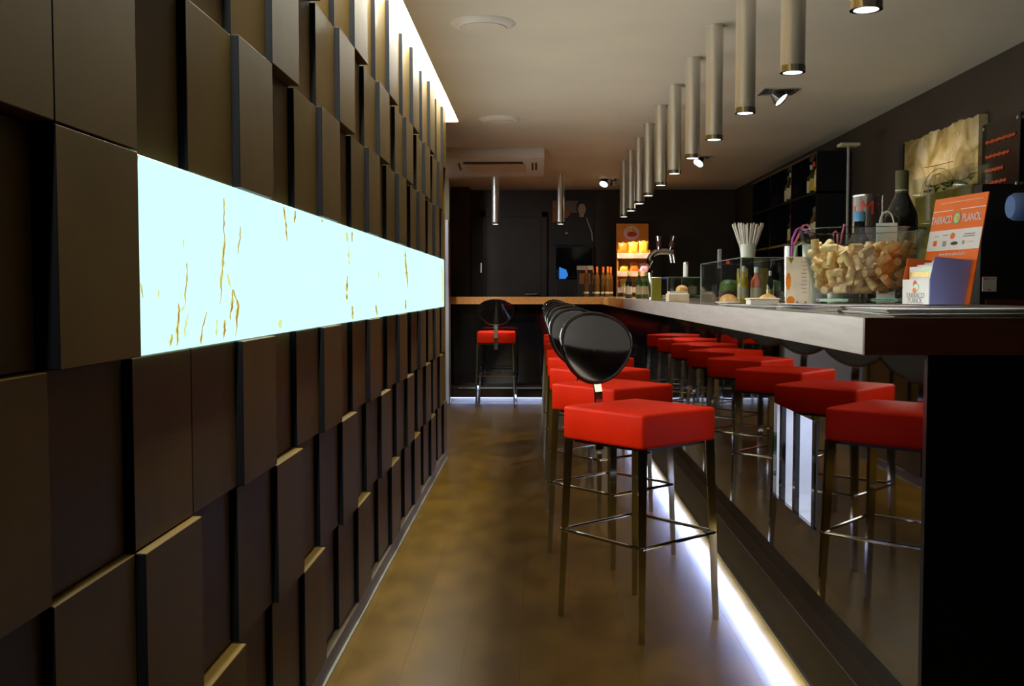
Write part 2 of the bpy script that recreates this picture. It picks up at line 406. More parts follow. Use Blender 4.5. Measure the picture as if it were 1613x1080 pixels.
VEINS = [([(2.122, 1.395), (2.129, 1.362), (2.119, 1.303), (2.106, 1.253), (2.098, 1.211), (2.085, 1.174)], 0.0054, True), ([(2.236, 1.344), (2.23, 1.317), (2.216, 1.28)], 0.0045, True), ([(1.895, 1.253), (1.896, 1.233), (1.887, 1.203), (1.877, 1.175)], 0.0038, True), ([(1.885, 1.303), (1.877, 1.277)], 0.0032, False), ([(1.837, 1.179), (1.846, 1.156), (1.842, 1.127), (1.838, 1.101)], 0.0056, True), ([(1.877, 1.175), (1.851, 1.163)], 0.0026, False), ([(1.893, 1.158), (1.877, 1.114)], 0.0032, False), ([(1.815, 1.124), (1.803, 1.102)], 0.0059, True), ([(2.001, 1.16), (1.977, 1.125), (1.966, 1.098)], 0.0048, True), ([(2.174, 1.205), (2.17, 1.169), (2.16, 1.139)], 0.0078, True), ([(2.177, 1.203), (2.218, 1.168), (2.206, 1.138), (2.189, 1.102)], 0.0085, True), ([(2.119, 1.141), (2.108, 1.102)], 0.0061, True), ([(2.069, 1.142), (2.059, 1.11)], 0.0045, False), ([(2.142, 1.237), (2.163, 1.205)], 0.0048, False), ([(1.674, 1.423), (1.653, 1.404), (1.642, 1.374)], 0.005, True), ([(1.672, 1.214), (1.676, 1.189)], 0.0038, True), ([(1.75, 1.203), (1.751, 1.189)], 0.0028, False), ([(2.623, 1.418), (2.644, 1.381), (2.655, 1.334)], 0.0072, True), ([(2.593, 1.127), (2.587, 1.107)], 0.0081, False), ([(2.631, 1.419), (2.643, 1.384), (2.658, 1.332)], 0.0098, True), ([(2.757, 1.419), (2.749, 1.385)], 0.0094, True), ([(3.091, 1.42), (3.099, 1.41)], 0.0101, True), ([(3.502, 1.405), (3.513, 1.367)], 0.013, False), ([(3.607, 1.413), (3.602, 1.375)], 0.0115, True), ([(3.535, 1.356), (3.539, 1.29)], 0.011, False), ([(3.517, 1.253), (3.502, 1.204), (3.491, 1.172)], 0.0175, True), ([(3.591, 1.15), (3.607, 1.102)], 0.016, True), ([(4.128, 1.148), (4.158, 1.102)], 0.0181, True), ([(4.204, 1.293), (4.204, 1.254)], 0.0125, False), ([(5.057, 1.408), (5.094, 1.324), (5.164, 1.218)], 0.0271, True), ([(5.071, 1.159), (5.071, 1.112)], 0.0273, True), ([(6.995, 1.387), (7.065, 1.29), (7.065, 1.119)], 0.0346, False), ([(2.583, 1.128), (2.577, 1.108)], 0.0094, False)]
for v_, w_, r_ in VEINS: vein(v_, w_, r_)
tag(on, 'long glowing backlit onyx band with rust veins set in the brown panelled wall', 'light panel')

# other walls
struct('wall_right', B(XR, XR + 0.1, Y0, Y1, 0, CEIL), M['wall_dark'])
struct('wall_back', B(-2.3, XR + 0.1, Y1, Y1 + 0.1, 0, CEIL), M['wall_dark'])
struct('wall_front', B(-0.86, XR + 0.1, Y0 - 0.1, Y0, 0, 2.76), M['wall_dark'])
struct('wall_far_left', B(-2.4, -2.3, WE, Y1, 0, CEIL), M['olive_wall'])
struct('wall_left_return', B(-2.3, -0.86, WE - 0.1, WE, 0, CEIL), M['olive_wall'])
st = struct('wall_stub', B(-2.3, -0.93, 10.85, 11.0, 0, CEIL), M['olive_wall'])
d1 = struct('door_1', B(-1.75, -0.935, 10.80, 10.85, 0.0, 1.96, bev=0.004, seg=1), M['white_door'])
pillar = struct('wall_pillar', B(-0.98, -0.775, 11.72, 12.1, 0, CEIL), M['wall_dark'])
# dark door in the back wall
d2 = struct('door_2', B(-0.60, 0.06, 12.065, 12.1, 0.0, 2.08, bev=0.004, seg=1), M['wall_dark'])
bm = bmesh.new(); box(bm, -0.66, -0.60, 12.05, 12.1, 0, 2.14); box(bm, 0.06, 0.12, 12.05, 12.1, 0, 2.14); box(bm, -0.66, 0.12, 12.05, 12.1, 2.08, 2.14)
obj('door_frame', bm, M['wall_dark'], d2)
bm = bmesh.new(); tube(bm, [(0.01, 12.065, 1.17), (0.01, 12.02, 1.17), (-0.005, 12.01, 1.17), (-0.13, 12.01, 1.165)], 0.011); obj('door_handle', bm, M['steel'], d2, True)
obj('hinge', B(-0.665, -0.645, 12.035, 12.05, 1.42, 1.54, bev=0.003, seg=1), M['steel'], d2)

# ------------------------------------------------------------------ bar
BZ = 1.143          # worktop height
BX0 = 0.707         # worktop edge toward the stools
BF = 0.848          # mirror front
BY0 = 2.235         # near end of the bar
BE = 11.2
bar = thing('bar_counter', 'long black bar counter with mirror glass front and lit foot step', 'bar counter', (1.1, BY0, 0))
bo = Vector((1.1, BY0, 0))
def barpart(name, bm, m, **k):
    for v in bm.verts: v.co -= bo
    return obj(name, bm, m, bar, **k)
NY0, NY1, NZ0, NZ1 = 3.06, 3.63, 0.475, 0.805  # added glowing niche in place of a bright reflection in the mirror front
zt = BZ - 0.08
cuts = [BY0, NY0, NY1, 4.9, 6.2, 7.5, 8.8, 10.1, BE]
for a, b in zip(cuts, cuts[1:]):
    if a == NY0:
        barpart('mirror_panel', B(BF, BF + 0.012, a, b, 0.23, NZ0), M['mirror'])
        barpart('mirror_panel', B(BF, BF + 0.012, a, b, NZ1, zt), M['mirror'])
    else:
        barpart('mirror_panel', B(BF, BF + 0.012, a, b, 0.23, zt), M['mirror'])
barpart('carcass', B(1.10, 1.32, BY0 + 0.02, BE, 0.0, zt), M['black'])
barpart('carcass', B(BF + 0.012, 1.10, NY1 + 0.02, BE, 0.23, zt), M['black'])
barpart('end_panel', B(BF - 0.001, 1.40, BY0 - 0.02, BY0, 0.0, zt), M['black_lac'])
barpart('foot_step', B(0.79, BF + 0.10, BY0, 10.93, 0.072, 0.23, bev=0.002, seg=1), M['step'])
barpart('step_strip', B(0.782, 0.79, BY0, 10.93, 0.062, 0.076), M['alu'])
barpart('plinth', B(0.90, 1.10, BY0, BE, 0.0, 0.072), M['alu'])
barpart('led_strip', B(0.812, 0.835, BY0 + 0.01, 10.9, 0.066, 0.0715), M['led'])
bm = bmesh.new()
box(bm, BF + 0.012, 1.09, NY0 - 0.01, NY0, NZ0 - 0.01, NZ1 + 0.01); box(bm, BF + 0.012, 1.09, NY1, NY1 + 0.01, NZ0 - 0.01, NZ1 + 0.01)
box(bm, BF + 0.012, 1.09, NY0, NY1, NZ0 - 0.01, NZ0); box(bm, BF + 0.012, 1.09, NY0, NY1, NZ1, NZ1 + 0.01)
barpart('added_niche_lining', bm, M['white'])
barpart('reflection_panel', B(1.085, 1.09, NY0, NY1, NZ0, NZ1), M['reflection_glow'])
for ya in (3.09, 3.315, 3.50):  # dark uprights imitate the reflected stool legs
    barpart('leg_reflection_post', B(BF - 0.002, BF + 0.012, ya, ya + (0.035 if ya > 3.2 else 0.03), NZ0, NZ1), M['black_gloss'])
lamp('AREA', 'added_niche_lamp', (0.97, (NY0 + NY1) / 2, NZ1 - 0.01), 0.7, (0.6, 0.72, 1.0), (0, 0, 0), shape='RECTANGLE', size=0.15, size_y=0.45)
# glassware in the added niche
def goblet(loc, h, r, label):
    t = thing('added_niche_goblet', label, 'glass', loc)
    bm = bmesh.new(); lathe_closed(bm, [(0.001, h * 0.45), (r * 0.7, h * 0.52), (r, h * 0.75), (r * 0.85, h), (r * 0.80, h), (r * 0.94, h * 0.75), (r * 0.66, h * 0.545), (0.001, h * 0.48)], 20)
    obj('bowl', bm, M['glass_edge'], t, True)
    bm = bmesh.new(); lathe(bm, [(r * 0.75, 0), (r * 0.7, 0.004), (0.006, 0.012), (0.005, h * 0.46)], 16); obj('stem', bm, M['glass_edge'], t, True)
goblet((0.96, 3.22, NZ0), 0.16, 0.05, 'large clear goblet at the near end of the added niche that stands in for a reflection')
goblet((0.98, 3.42, NZ0), 0.13, 0.042, 'smaller clear goblet at the far end of the added niche that stands in for a reflection')

# worktop: L shaped, oak edge with a darker glossy surface
wt = thing('bar_worktop', 'thick oak edged worktop running down the bar and across the back', 'worktop', (1.0, BY0, BZ))
wo = Vector((1.0, BY0, BZ))
def topart(name, bm, m, **k):
    for v in bm.verts: v.co -= wo
    return obj(name, bm, m, wt, **k)
WY0 = BY0 - 0.03
BCY = 11.05
topart('slab', B(BX0 + 0.012, 1.42, WY0 + 0.012, 11.62, BZ - 0.078, BZ, bev=0.002, seg=1), M['top'])
topart('slab', B(-1.02, BX0 + 0.012, BCY + 0.012, 11.62, BZ - 0.078, BZ, bev=0.002, seg=1), M['top'])
for a, b, m_ in ((WY0 + 0.012, 4.9, M['wood_lit']), (4.9, 8.3, M['wood_lit']), (8.3, BCY, M['wood'])):
    topart('edge_board', B(BX0, BX0 + 0.012, a, b - 0.0015, BZ - 0.08, BZ + 0.0005, bev=0.001, seg=1), m_)
topart('edge_board', B(-1.02, BX0 + 0.012, BCY, BCY + 0.012, BZ - 0.08, BZ + 0.0005, bev=0.001, seg=1), M['wood'])
topart('end_board', B(BX0, 1.42, WY0, WY0 + 0.012, BZ - 0.08, BZ + 0.0005, bev=0.001, seg=1), M['wood_dark'])  # same edge wood, its lack of light painted in as dark brown

bc = thing('back_counter', 'black counter across the far end with a lit foot step', 'counter', (-0.1, 11.2, 0))
bco = Vector((-0.1, 11.2, 0))
def bcpart(name, bm, m):
    for v in bm.verts: v.co -= bco
    return obj(name, bm, m, bc)
bcpart('front_panel', B(-0.97, 0.84, 11.2, 11.215, 0.17, zt), M['black_gloss'])
bcpart('carcass', B(-0.97, 0.84, 11.215, 11.6, 0.0, zt), M['black'])
bcpart('foot_step', B(-0.97, 0.84, 10.95, 11.2, 0.055, 0.165, bev=0.002, seg=1), M['step'])
bcpart('step_strip', B(-0.85, 0.785, 10.94, 10.95, 0.152, 0.168), M['alu'])  # pale strip added to imitate a reflected line of light
bcpart('led_strip', B(-0.95, 0.78, 10.965, 10.985, 0.048, 0.0545), M['led'])
bcpart('plinth', B(-0.97, 0.84, 11.12, 11.2, 0.0, 0.055), M['alu'])

# back bar along the right wall
bb = thing('back_bar', 'low dark cabinet run behind the bar along the right wall', 'cabinet', (2.07, 6.0, 0))
for i in range(8):
    a = -2.0 + i * 0.95
    obj('cabinet_door', B(-0.40, -0.38, a + 0.004, a + 0.946, 0.08, 0.88, bev=0.003, seg=1), M['black_lac'], bb)
obj('carcass', B(-0.38, 0.265, -2.0, 5.6, 0.0, 0.89), M['black'], bb)
obj('top', B(-0.41, 0.265, -2.0, 5.6, 0.89, 0.92, bev=0.003, seg=1), M['black_lac'], bb)

# ------------------------------------------------------------------ bar stools
H = 0.1965
def make_stool(name, label, loc, rz, group):
    t = thing(name, label, 'stool', loc, rz, group)
    bm = B(-H, H, -H, H, 0.662, 0.782, bev=0.012, seg=3)
    es = [e for e in bm.edges if abs(e.verts[0].co.z - 0.782) < 1e-4 and abs(e.verts[1].co.z - 0.782) < 1e-4]
    bmesh.ops.subdivide_edges(bm, edges=[e for e in bm.edges if e.calc_length() > 0.2], cuts=6, use_grid_fill=True)
    for v in bm.verts:
        if v.co.z > 0.779:
            q = (1 - (v.co.x / H) ** 2) * (1 - (v.co.y / H) ** 2); v.co.z += 0.010 * max(0, q)
    obj('seat', bm, M['red'], t, True, 50)
    obj('seat_base', B(-H + 0.03, H - 0.03, -H + 0.03, H - 0.03, 0.65, 0.664), M['black'], t)
    for sx in (-1, 1):
        for sy in (-1, 1):
            bm = bmesh.new()
            tube(bm, [(sx * (H - 0.016), sy * (H - 0.016), 0.663), (sx * (H + 0.004), sy * (H + 0.004), 0.0)], 0.0155, r_end=0.010, square=True)
            lg = obj('leg', bm, M['chrome'], t)
    for a, b in (((-1, -1), (1, -1)), ((1, -1), (1, 1)), ((1, 1), (-1, 1)), ((-1, 1), (-1, -1))):
        q = H + 0.004
        bm = bmesh.new(); tube(bm, [(a[0] * q, a[1] * q, 0.325), (b[0] * q, b[1] * q, 0.325)], 0.0065, 8)
        obj('foot_rail', bm, M['chrome'], t, True)
    # flat chrome stem and egg shaped back shell, leaning back a little
    bm = bmesh.new()
    pts = [(H + 0.004, 0.60), (H + 0.006, 0.72), (H + 0.012, 0.82), (H + 0.032, 0.90)]
    prof = [(y - 0.003, z) for y, z in pts] + [(y + 0.003, z) for y, z in reversed(pts)]
    prism(bm, prof, 'x', -0.019, 0.019)
    obj('back_stem', bm, M['chrome'], t)
    def shell(rim):
        bm = bmesh.new(); nu, nr = 40, 8
        cz, cy = 0.985, H + 0.040
        def P(u, rr, off):
            ex, ez = 0.182, 0.130
            x = ex * rr * math.cos(u); z = ez * rr * math.sin(u)
            x *= 1 + 0.16 * z / ez
            y = cy + 0.16 * z + off - 0.9 * x * x - 0.4 * z * z
            return (x, y, cz + z)
        if rim:
            pts_ = [P(2 * PI * i / nu, 1.0, 0.006) for i in range(nu)]
            rings = []
            for i in range(nu):
                p = Vector(pts_[i]); tdir = (Vector(pts_[(i + 1) % nu]) - Vector(pts_[i - 1])).normalized()
                a = tdir.cross(Vector((0, 1, 0))).normalized(); b2 = tdir.cross(a)
                rings.append([bm.verts.new(p + (a * math.cos(2 * PI * j / 8) + b2 * math.sin(2 * PI * j / 8)) * 0.0085) for j in range(8)])
            for i in range(nu):
                a, b2 = rings[i], rings[(i + 1) % nu]
                for j in range(8): bm.faces.new((a[j], a[(j + 1) % 8], b2[(j + 1) % 8], b2[j]))
        else:
            for off in (0.0, 0.012):
                c = bm.verts.new(P(0, 0, off)); prev = None
                for q in range(1, nr + 1):
                    ring = [bm.verts.new(P(2 * PI * i / nu, 0.985 * q / nr, off)) for i in range(nu)]
                    for i in range(nu):
                        if prev is None: bm.faces.new((c, ring[i], ring[(i + 1) % nu]))
                        else: bm.faces.new((prev[i], ring[i], ring[(i + 1) % nu], prev[(i + 1) % nu]))
                    prev = ring
        return bm
    obj('backrest', shell(False), M['black_gloss'], t, True, 60)
    obj('back_rim', shell(True), M['black_gloss'], t, True, 60)
    return t
SG = 'red bar stools along the bar'
spots = [(0.375, 3.70), (0.345, 4.62), (0.345, 5.53), (0.345, 6.43), (0.345, 7.30), (0.345, 8.18), (0.345, 9.06), (0.345, 9.94)]
ordn = ['nearest red bar stool, with the whole seat and all four chrome legs in view',
        'second red bar stool from the camera, right behind the nearest one',
        'third red bar stool from the camera along the mirror bar front',
        'fourth red bar stool from the camera along the mirror bar front',
        'fifth red bar stool from the camera along the mirror bar front',
        'sixth red bar stool from the camera, third from the far corner of the bar',
        'seventh red bar stool from the camera, second from the far corner of the bar',
        'last red bar stool of the row, by the far corner of the bar']
s0 = make_stool('bar_stool', ordn[0], (*spots[0], 0), R(42), SG)
for p, l in zip(spots[1:], ordn[1:]): dup(s0, (*p, 0), R(43 + random.uniform(-2, 2)), l)
dup(s0, (-0.42, 10.70, 0), R(180), 'lone red bar stool with its back to us at the far black counter', 'red bar stool at the back counter')

# ------------------------------------------------------------------ pendants
PX = 0.806
pend_y = [2.545, 3.26, 3.99, 4.68, 5.32, 6.01, 6.66, 7.38, 8.05, 8.75, 9.45]
def make_pendant(loc, label, group, cat='pendant lamp'):
    t = thing('pendant_lamp', label, cat, loc, 0, group)
    bm = bmesh.new(); lathe(bm, [(0.038, -0.505), (0.038, -0.02), (0.038, 0)], 28); 
    obj('tube', bm, M['steel'], t, True)
    bm = bmesh.new(); lathe_closed(bm, [(0.0395, -0.512), (0.0395, -0.492), (0.0385, -0.492), (0.030, -0.512)], 28); obj('rim', bm, M['chrome'], t, True)
    bm = bmesh.new(); lathe(bm, [(0.033, -0.5115), (0.033, -0.506)], 24); obj('lens', bm, M['lens'], t)
    bm = bmesh.new(); lathe(bm, [(0.041, -0.006), (0.041, 0)], 28); obj('ceiling_plate', bm, M['steel'], t, True)
    return t
pw = ['first', 'second', 'third', 'fourth', 'fifth', 'sixth', 'seventh', 'eighth', 'ninth', 'tenth', 'last']
p0 = None
for i, y in enumerate(pend_y):
    lab = f'{pw[i]} steel tube pendant lamp from the camera in the row above the bar edge'
    if i == 0: lab = 'steel tube pendant lamp cut by the top of the frame, nearest in the row'
    if i == 10: lab = 'last and farthest steel tube pendant lamp of the row above the bar edge'
    if p0 is None: p0 = make_pendant((PX, y, CEIL), lab, 'pendant lamps in a row above the bar')
    else: dup(p0, (PX, y, CEIL), 0, lab)
    lamp('SPOT', 'pendant_beam', (PX, y, CEIL - 0.515), 24, (0.85, 0.90, 1.0), (0, 0, 0), spot_size=R(64), spot_blend=0.7, shadow_soft_size=0.025)
for x, lab in ((-0.42, 'left steel tube pendant lamp of the two hanging before the back counter'), (0.245, 'right steel tube pendant lamp of the two hanging before the back counter')):
    dup(p0, (x, 10.45, CEIL), 0, lab, 'pendant lamps above the back counter')
    lamp('SPOT', 'pendant_beam', (x, 10.45, CEIL - 0.515), 42, (0.95, 0.94, 0.95), (0, 0, 0), spot_size=R(95), spot_blend=0.6, shadow_soft_size=0.025)

# ------------------------------------------------------------------ ceiling fittings
def speaker(loc, label):
    t = thing('ceiling_speaker', label, 'speaker', loc, 0, 'round ceiling speakers')
    bm = bmesh.new(); lathe(bm, [(0.112, -0.020), (0.125, -0.012), (0.145, -0.003), (0.147, 0)], 40); obj('ring', bm, M['white'], t, True)
    bm = bmesh.new(); lathe(bm, [(0.06, -0.0265), (0.105, -0.024), (0.108, -0.019)], 40); obj('grille', bm, M['ceiling'], t, True)
speaker((-0.24, 4.62, CEIL), 'nearer round white ceiling speaker at the top of the frame')
speaker((-0.26, 7.14, CEIL), 'farther round white ceiling speaker in front of the air conditioner')

ac = thing('air_conditioner', 'white ceiling mounted air conditioner near the back of the room', 'air conditioner', (-0.355, 8.57, CEIL))
bm = bmesh.new()
prism(bm, [(0.0, 0.0), (0.0, -0.075), (0.03, -0.095), (0.55, -0.150), (0.80, -0.150), (0.80, 0.0)], 'x', -0.42, 0.42)
bmesh.ops.bevel(bm, geom=list(bm.edges), offset=0.008, segments=2, affect='EDGES')
obj('body', bm, M['white'], ac, True)
def slope(y): return -0.095 - (y - 0.03) / 0.52 * 0.055
bm = bmesh.new(); prism(bm, [(0.10, slope(0.10) - 0.004), (0.17, slope(0.17) - 0.004), (0.17, slope(0.17) + 0.01), (0.10, slope(0.10) + 0.01)], 'x', -0.27, 0.24); obj('outlet_slot', bm, M['ink'], ac)
bm = bmesh.new(); prism(bm, [(0.18, slope(0.18) - 0.005), (0.50, slope(0.50) - 0.005), (0.50, slope(0.5) + 0.01), (0.18, slope(0.18) + 0.01)], 'x', -0.24, 0.26); obj('louvre', bm, M['cream'], ac)
for xx in (-0.31, 0.32, 0.35):
    bm = bmesh.new(); prism(bm, [(0.14, slope(0.14) - 0.004), (0.40, slope(0.40) - 0.004), (0.40, slope(0.4) + 0.01), (0.14, slope(0.14) + 0.01)], 'x', xx - 0.008, xx + 0.008); obj('side_vent', bm, M['ink'], ac)

def recessed(loc, label, heads):
    t = thing('ceiling_spotlight', label, 'spotlight', loc, 0, 'adjustable ceiling spotlights above the back bar')
    bm = bmesh.new(); s, q = 0.105, 0.085
    box(bm, -s, s, -s, -q, -0.006, 0); box(bm, -s, s, q, s, -0.006, 0); box(bm, -s, -q, -q, q, -0.006, 0); box(bm, q, s, -q, q, -0.006, 0)
    obj('frame', bm, M['steel'], t)
    obj('housing', B(-q, q, -q, q, -0.003, -0.0005), M['ink'], t)
    for dx, aim, power in heads:
        d = Vector(aim).normalized(); rot = d.to_track_quat('-Z', 'Y').to_matrix().to_4x4()
        T = Matrix.Translation((dx, 0, -0.035)) @ rot
        bm = bmesh.new(); lathe_closed(bm, [(0.026, 0.03), (0.047, -0.03), (0.050, -0.03), (0.030, 0.032)], 24)
        bm.transform(T); hd = obj('lamp_head', bm, M['chrome'], t, True)
        bm = bmesh.new(); lathe(bm, [(0.043, -0.024), (0.043, -0.020)], 24); bm.transform(T); obj('lens', bm, M['spotlens'], hd)
        bm = bmesh.new(); tube(bm, [(dx + 0.045, 0, -0.002), (dx + 0.042, 0, -0.03), (dx + 0.025, 0, -0.035)], 0.005, 6); obj('bracket', bm, M['steel'], hd)
        L_ = lamp('SPOT', 'spotlight_beam', Vector(loc) + Vector((dx, 0, -0.035)) + d * 0.05, power, (1.0, 0.86, 0.66), spot_size=R(75), spot_blend=0.7, shadow_soft_size=0.03)
        L_.rotation_euler = d.to_track_quat('-Z', 'Y').to_euler()
recessed((1.45, 6.2, CEIL), 'nearest square recessed ceiling spotlight beside the pendant row', [(0.0, (0.75, -0.45, -0.9), 30)])
recessed((1.46, 9.2, CEIL), 'bright ceiling spotlight seen just under the fourth to sixth pendants', [(0.0, (-0.55, -0.50, -0.75), 160)])
recessed((0.77, 10.95, CEIL), 'bright ceiling spotlight in the far corner above the snack rack', [(-0.045, (-0.35, -0.6, -0.8), 40), (0.055, (0.25, 0.12, -0.9), 110)])

# ------------------------------------------------------------------ back wall things
po = thing('poster', 'dark wall poster of a person in a black jacket beside the far door', 'poster', (0.43, 12.1, 1.75))
def flat(name, pts, m, y0, parent=po):
    bm = bmesh.new(); prism(bm, pts, 'y', y0, y0 + 0.0015); return obj(name, bm, m, parent)
obj('board', B(-0.245, 0.245, -0.02, -0.001, 0.0, 0.60), M['poster_blk'], po)
def ell(cx, cz, rx, rz, n=24, a0=0): return [(cx + rx * math.cos(2 * PI * i / n), cz + rz * math.sin(2 * PI * i / n)) for i in range(n)]
flat('print_backdrop', [(-0.24, 0.38), (0.13, 0.38), (0.13, 0.52), (-0.24, 0.52)], M['poster_bg'], -0.0220)
flat('print_orange_shape', [(-0.24, 0.27), (-0.10, 0.29), (-0.03, 0.36), (-0.07, 0.44), (-0.16, 0.51), (-0.24, 0.52)], M['poster_or'], -0.0235)
flat('print_jacket', [(-0.22, 0.0), (0.23, 0.0), (0.21, 0.20), (0.15, 0.33), (0.05, 0.36), (-0.02, 0.33), (-0.13, 0.31), (-0.21, 0.2)], M['poster_blk'], -0.0250)
flat('print_hair', ell(0.11, 0.435, 0.072, 0.095), M['poster_blk'], -0.0265)
flat('print_face', ell(0.105, 0.42, 0.046, 0.066), M['skin_print'], -0.0280)
flat('print_neck', [(0.075, 0.33), (0.13, 0.33), (0.125, 0.38), (0.08, 0.38)], M['skin_print'], -0.0275)
for dx in (-0.018, 0.018): flat('print_eye', ell(0.105 + dx, 0.43, 0.008, 0.004, 10), M['ink'], -0.0295)
flat('print_mouth', ell(0.105, 0.39, 0.013, 0.004, 10), M['poster_or'], -0.0295)
flat('print_strap', [(0.150, 0.32), (0.165, 0.32), (0.232, 0.14), (0.236, 0.05), (0.222, 0.05), (0.216, 0.14)], M['skin_print'], -0.0265)
flat('print_hand', ell(-0.075, 0.14, 0.02, 0.012, 12), M['skin_print'], -0.0265)

tv = thing('wall_screen', 'black switched off screen under the poster on the back wall', 'screen', (0.44, 12.1, 1.36))
obj('casing', B(-0.225, 0.235, -0.05, 0, 0.0, 0.375, bev=0.006, seg=2), M['black'], tv)
obj('glass', B(-0.21, 0.22, -0.053, -0.05, 0.015, 0.36), M['black_gloss'], tv)
bs = thing('card_terminal', 'small device with a glowing blue screen on the back counter', 'device', (0.30, 11.45, BZ), R(8))
obj('body', B(-0.05, 0.05, -0.03, 0.04, 0.0, 0.20, bev=0.008), M['black'], bs)
bm = bmesh.new(); prism(bm, [(-0.045, 0.20), (0.02, 0.20), (0.05, 0.24), (0.03, 0.30), (-0.045, 0.33)], 'y', -0.03, 0.0); obj('screen', bm, M['screen_blue'], bs)
fr = thing('counter_dispenser', 'dark dispenser box with a pale top band beside the orange capped bottles', 'dispenser', (0.54, 11.5, BZ))
obj('body', B(-0.085, 0.085, -0.08, 0.08, 0.0, 0.30, bev=0.006), M['black'], fr)
obj('header', B(-0.09, 0.09, -0.088, -0.08, 0.30, 0.345, bev=0.002, seg=1), M['label'], fr)
obj('front_print', B(-0.06, 0.06, -0.083, -0.08, 0.14, 0.26), M['poster_or'], fr)

# bottles -----------------------------------------------------------
def bottle(name, label, loc, h, r, m, capm, labm=None, group=None, neck=0.30, cat='bottle', capf=0.14, lab=(0.15, 0.45), n=20):
    t = thing(name, label, cat, loc, 0, group)
    nr = r * 0.36
    bm = bmesh.new()
    zs = h * (1 - neck)
    lathe(bm, [(r * 0.9, 0), (r, h * 0.015), (r, zs * 0.86), (r * 0.92, zs * 0.93), (r * 0.62, zs * 1.03), (nr * 1.05, zs * 1.12), (nr, h * (1 - capf))], n)
    obj('body', bm, m, t, True, 60)
    bm = bmesh.new(); lathe(bm, [(nr * 1.12, h * (1 - capf) - 0.001), (nr * 1.12, h - 0.003), (nr * 1.0, h)], n); obj('cap', bm, capm, t, True)
    if labm:
        bm = bmesh.new(); lathe_closed(bm, [(r + 0.0008, h * lab[0]), (r + 0.0008, h * lab[1]), (r - 0.001, h * lab[1]), (r - 0.001, h * lab[0])], n); obj('label', bm, labm, t, True)
    return t
oc = None
ob = [(0.690, 11.42), (0.765, 11.46), (0.805, 11.36), (0.880, 11.46), (0.925, 11.38), (0.965, 11.48)]
for i, (x, y) in enumerate(ob):
    lab = f'{pw[i]} from the left of the slim dark bottles with orange caps on the back counter'
    if i == 5: lab = 'rightmost slim dark bottle in the orange capped row on the back counter'
    if oc is None: oc = bottle('wine_bottle', lab, (x - 0.13, y, BZ), 0.335, 0.030, M['amber'], M['orange'], M['label'], 'orange capped bottles on the back counter', capf=0.20, lab=(0.1, 0.16))
    else: dup(oc, (x - 0.13, y, BZ), 0, lab)

# snack rack
rk = thing('snack_rack', 'orange snack display rack with a round logo at the far bar corner', 'display rack', (1.09, 11.42, BZ))
obj('back_board', B(-0.19, 0.17, 0.10, 0.115, 0, 0.82), M['rack'], rk)
for sx in (-0.19, 0.16): obj('side_panel', B(sx, sx + 0.008, -0.08, 0.10, 0, 0.52), M['rack'], rk)
for z in (0.06, 0.24, 0.44):
    obj('shelf', B(-0.19, 0.17, -0.09, 0.10, z, z + 0.012), M['rack'], rk)
    obj('price_strip', B(-0.195, 0.175, -0.097, -0.09, z - 0.015, z + 0.045), M['strip'], rk)
bm = bmesh.new(); prism(bm, ell(-0.02, 0.715, 0.088, 0.080, 28), 'y', 0.097, 0.0995); obj('logo', bm, M['pinklogo'], rk)
bm = bmesh.new(); prism(bm, ell(-0.02, 0.745, 0.050, 0.026, 20), 'y', 0.0945, 0.0965); obj('logo_yellow', bm, M['snack_y'], rk)
bm = bmesh.new(); prism(bm, ell(-0.015, 0.70, 0.058, 0.028, 20), 'y', 0.0945, 0.0965); obj('logo_red', bm, M['red_print'], rk)
def bag(loc, m, label, w=0.11, h=0.15, rz=0):
    bm = bmesh.new(); n = 8
    g0 = [[None] * (n + 1) for _ in range(n + 1)]; g1 = [[None] * (n + 1) for _ in range(n + 1)]
    for i in range(n + 1):
        for j in range(n + 1):
            u, v = i / n * 2 - 1, j / n * 2 - 1
            d = 0.026 * (1 - u ** 4) * max(0, 1 - abs(v) ** 3) + 0.001
            wob = 0.004 * math.sin(9 * u + 5 * v)
            x = u * w / 2 * (1 - 0.08 * (1 - v * v)); z = h / 2 + v * h / 2 + (0.006 * math.cos(5 * u) if abs(v) > 0.99 and v > 0 else 0)
            g0[i][j] = bm.verts.new((x, -d - wob * (1 - v * v), z)); g1[i][j] = bm.verts.new((x, d, z))
    for i in range(n):
        for j in range(n):
            bm.faces.new((g0[i][j], g0[i + 1][j], g0[i + 1][j + 1], g0[i][j + 1])); bm.faces.new((g1[i][j + 1], g1[i + 1][j + 1], g1[i + 1][j], g1[i][j]))
    o = obj('snack_bag', bm, m, None, True, 60); o.location = loc; o.rotation_euler = (R(-6), 0, rz)
    tag(o, label, 'snack bag', 'snack bags on the display rack')
bx, by = 1.09, 11.38
bag((bx - 0.125, by, BZ + 0.453), M['snack_o'], 'orange snack bag at the left of the top rack shelf')
bag((bx - 0.012, by, BZ + 0.453), M['snack_y'], 'yellow snack bag in the middle of the top rack shelf', h=0.16)
bag((bx + 0.102, by, BZ + 0.453), M['snack_y'], 'yellow snack bag at the right of the top rack shelf', h=0.17)
bag((bx - 0.115, by, BZ + 0.253), M['snack_y'], 'small yellow snack bag at the left of the middle rack shelf', h=0.10)
bag((bx, by, BZ + 0.253), M['snack_o'], 'orange snack bag in the middle of the middle rack shelf', h=0.13)
bag((bx + 0.110, by, BZ + 0.253), M['snack_p'], 'pale pink snack bag at the right of the middle rack shelf', h=0.12)
bag((bx - 0.105, by, BZ + 0.073), M['snack_y'], 'yellow snack bag at the left of the lowest rack shelf', h=0.13)
bag((bx + 0.085, by, BZ + 0.073), M['snack_p'], 'pale pink snack bag at the right of the lowest rack shelf', h=0.14, w=0.13)

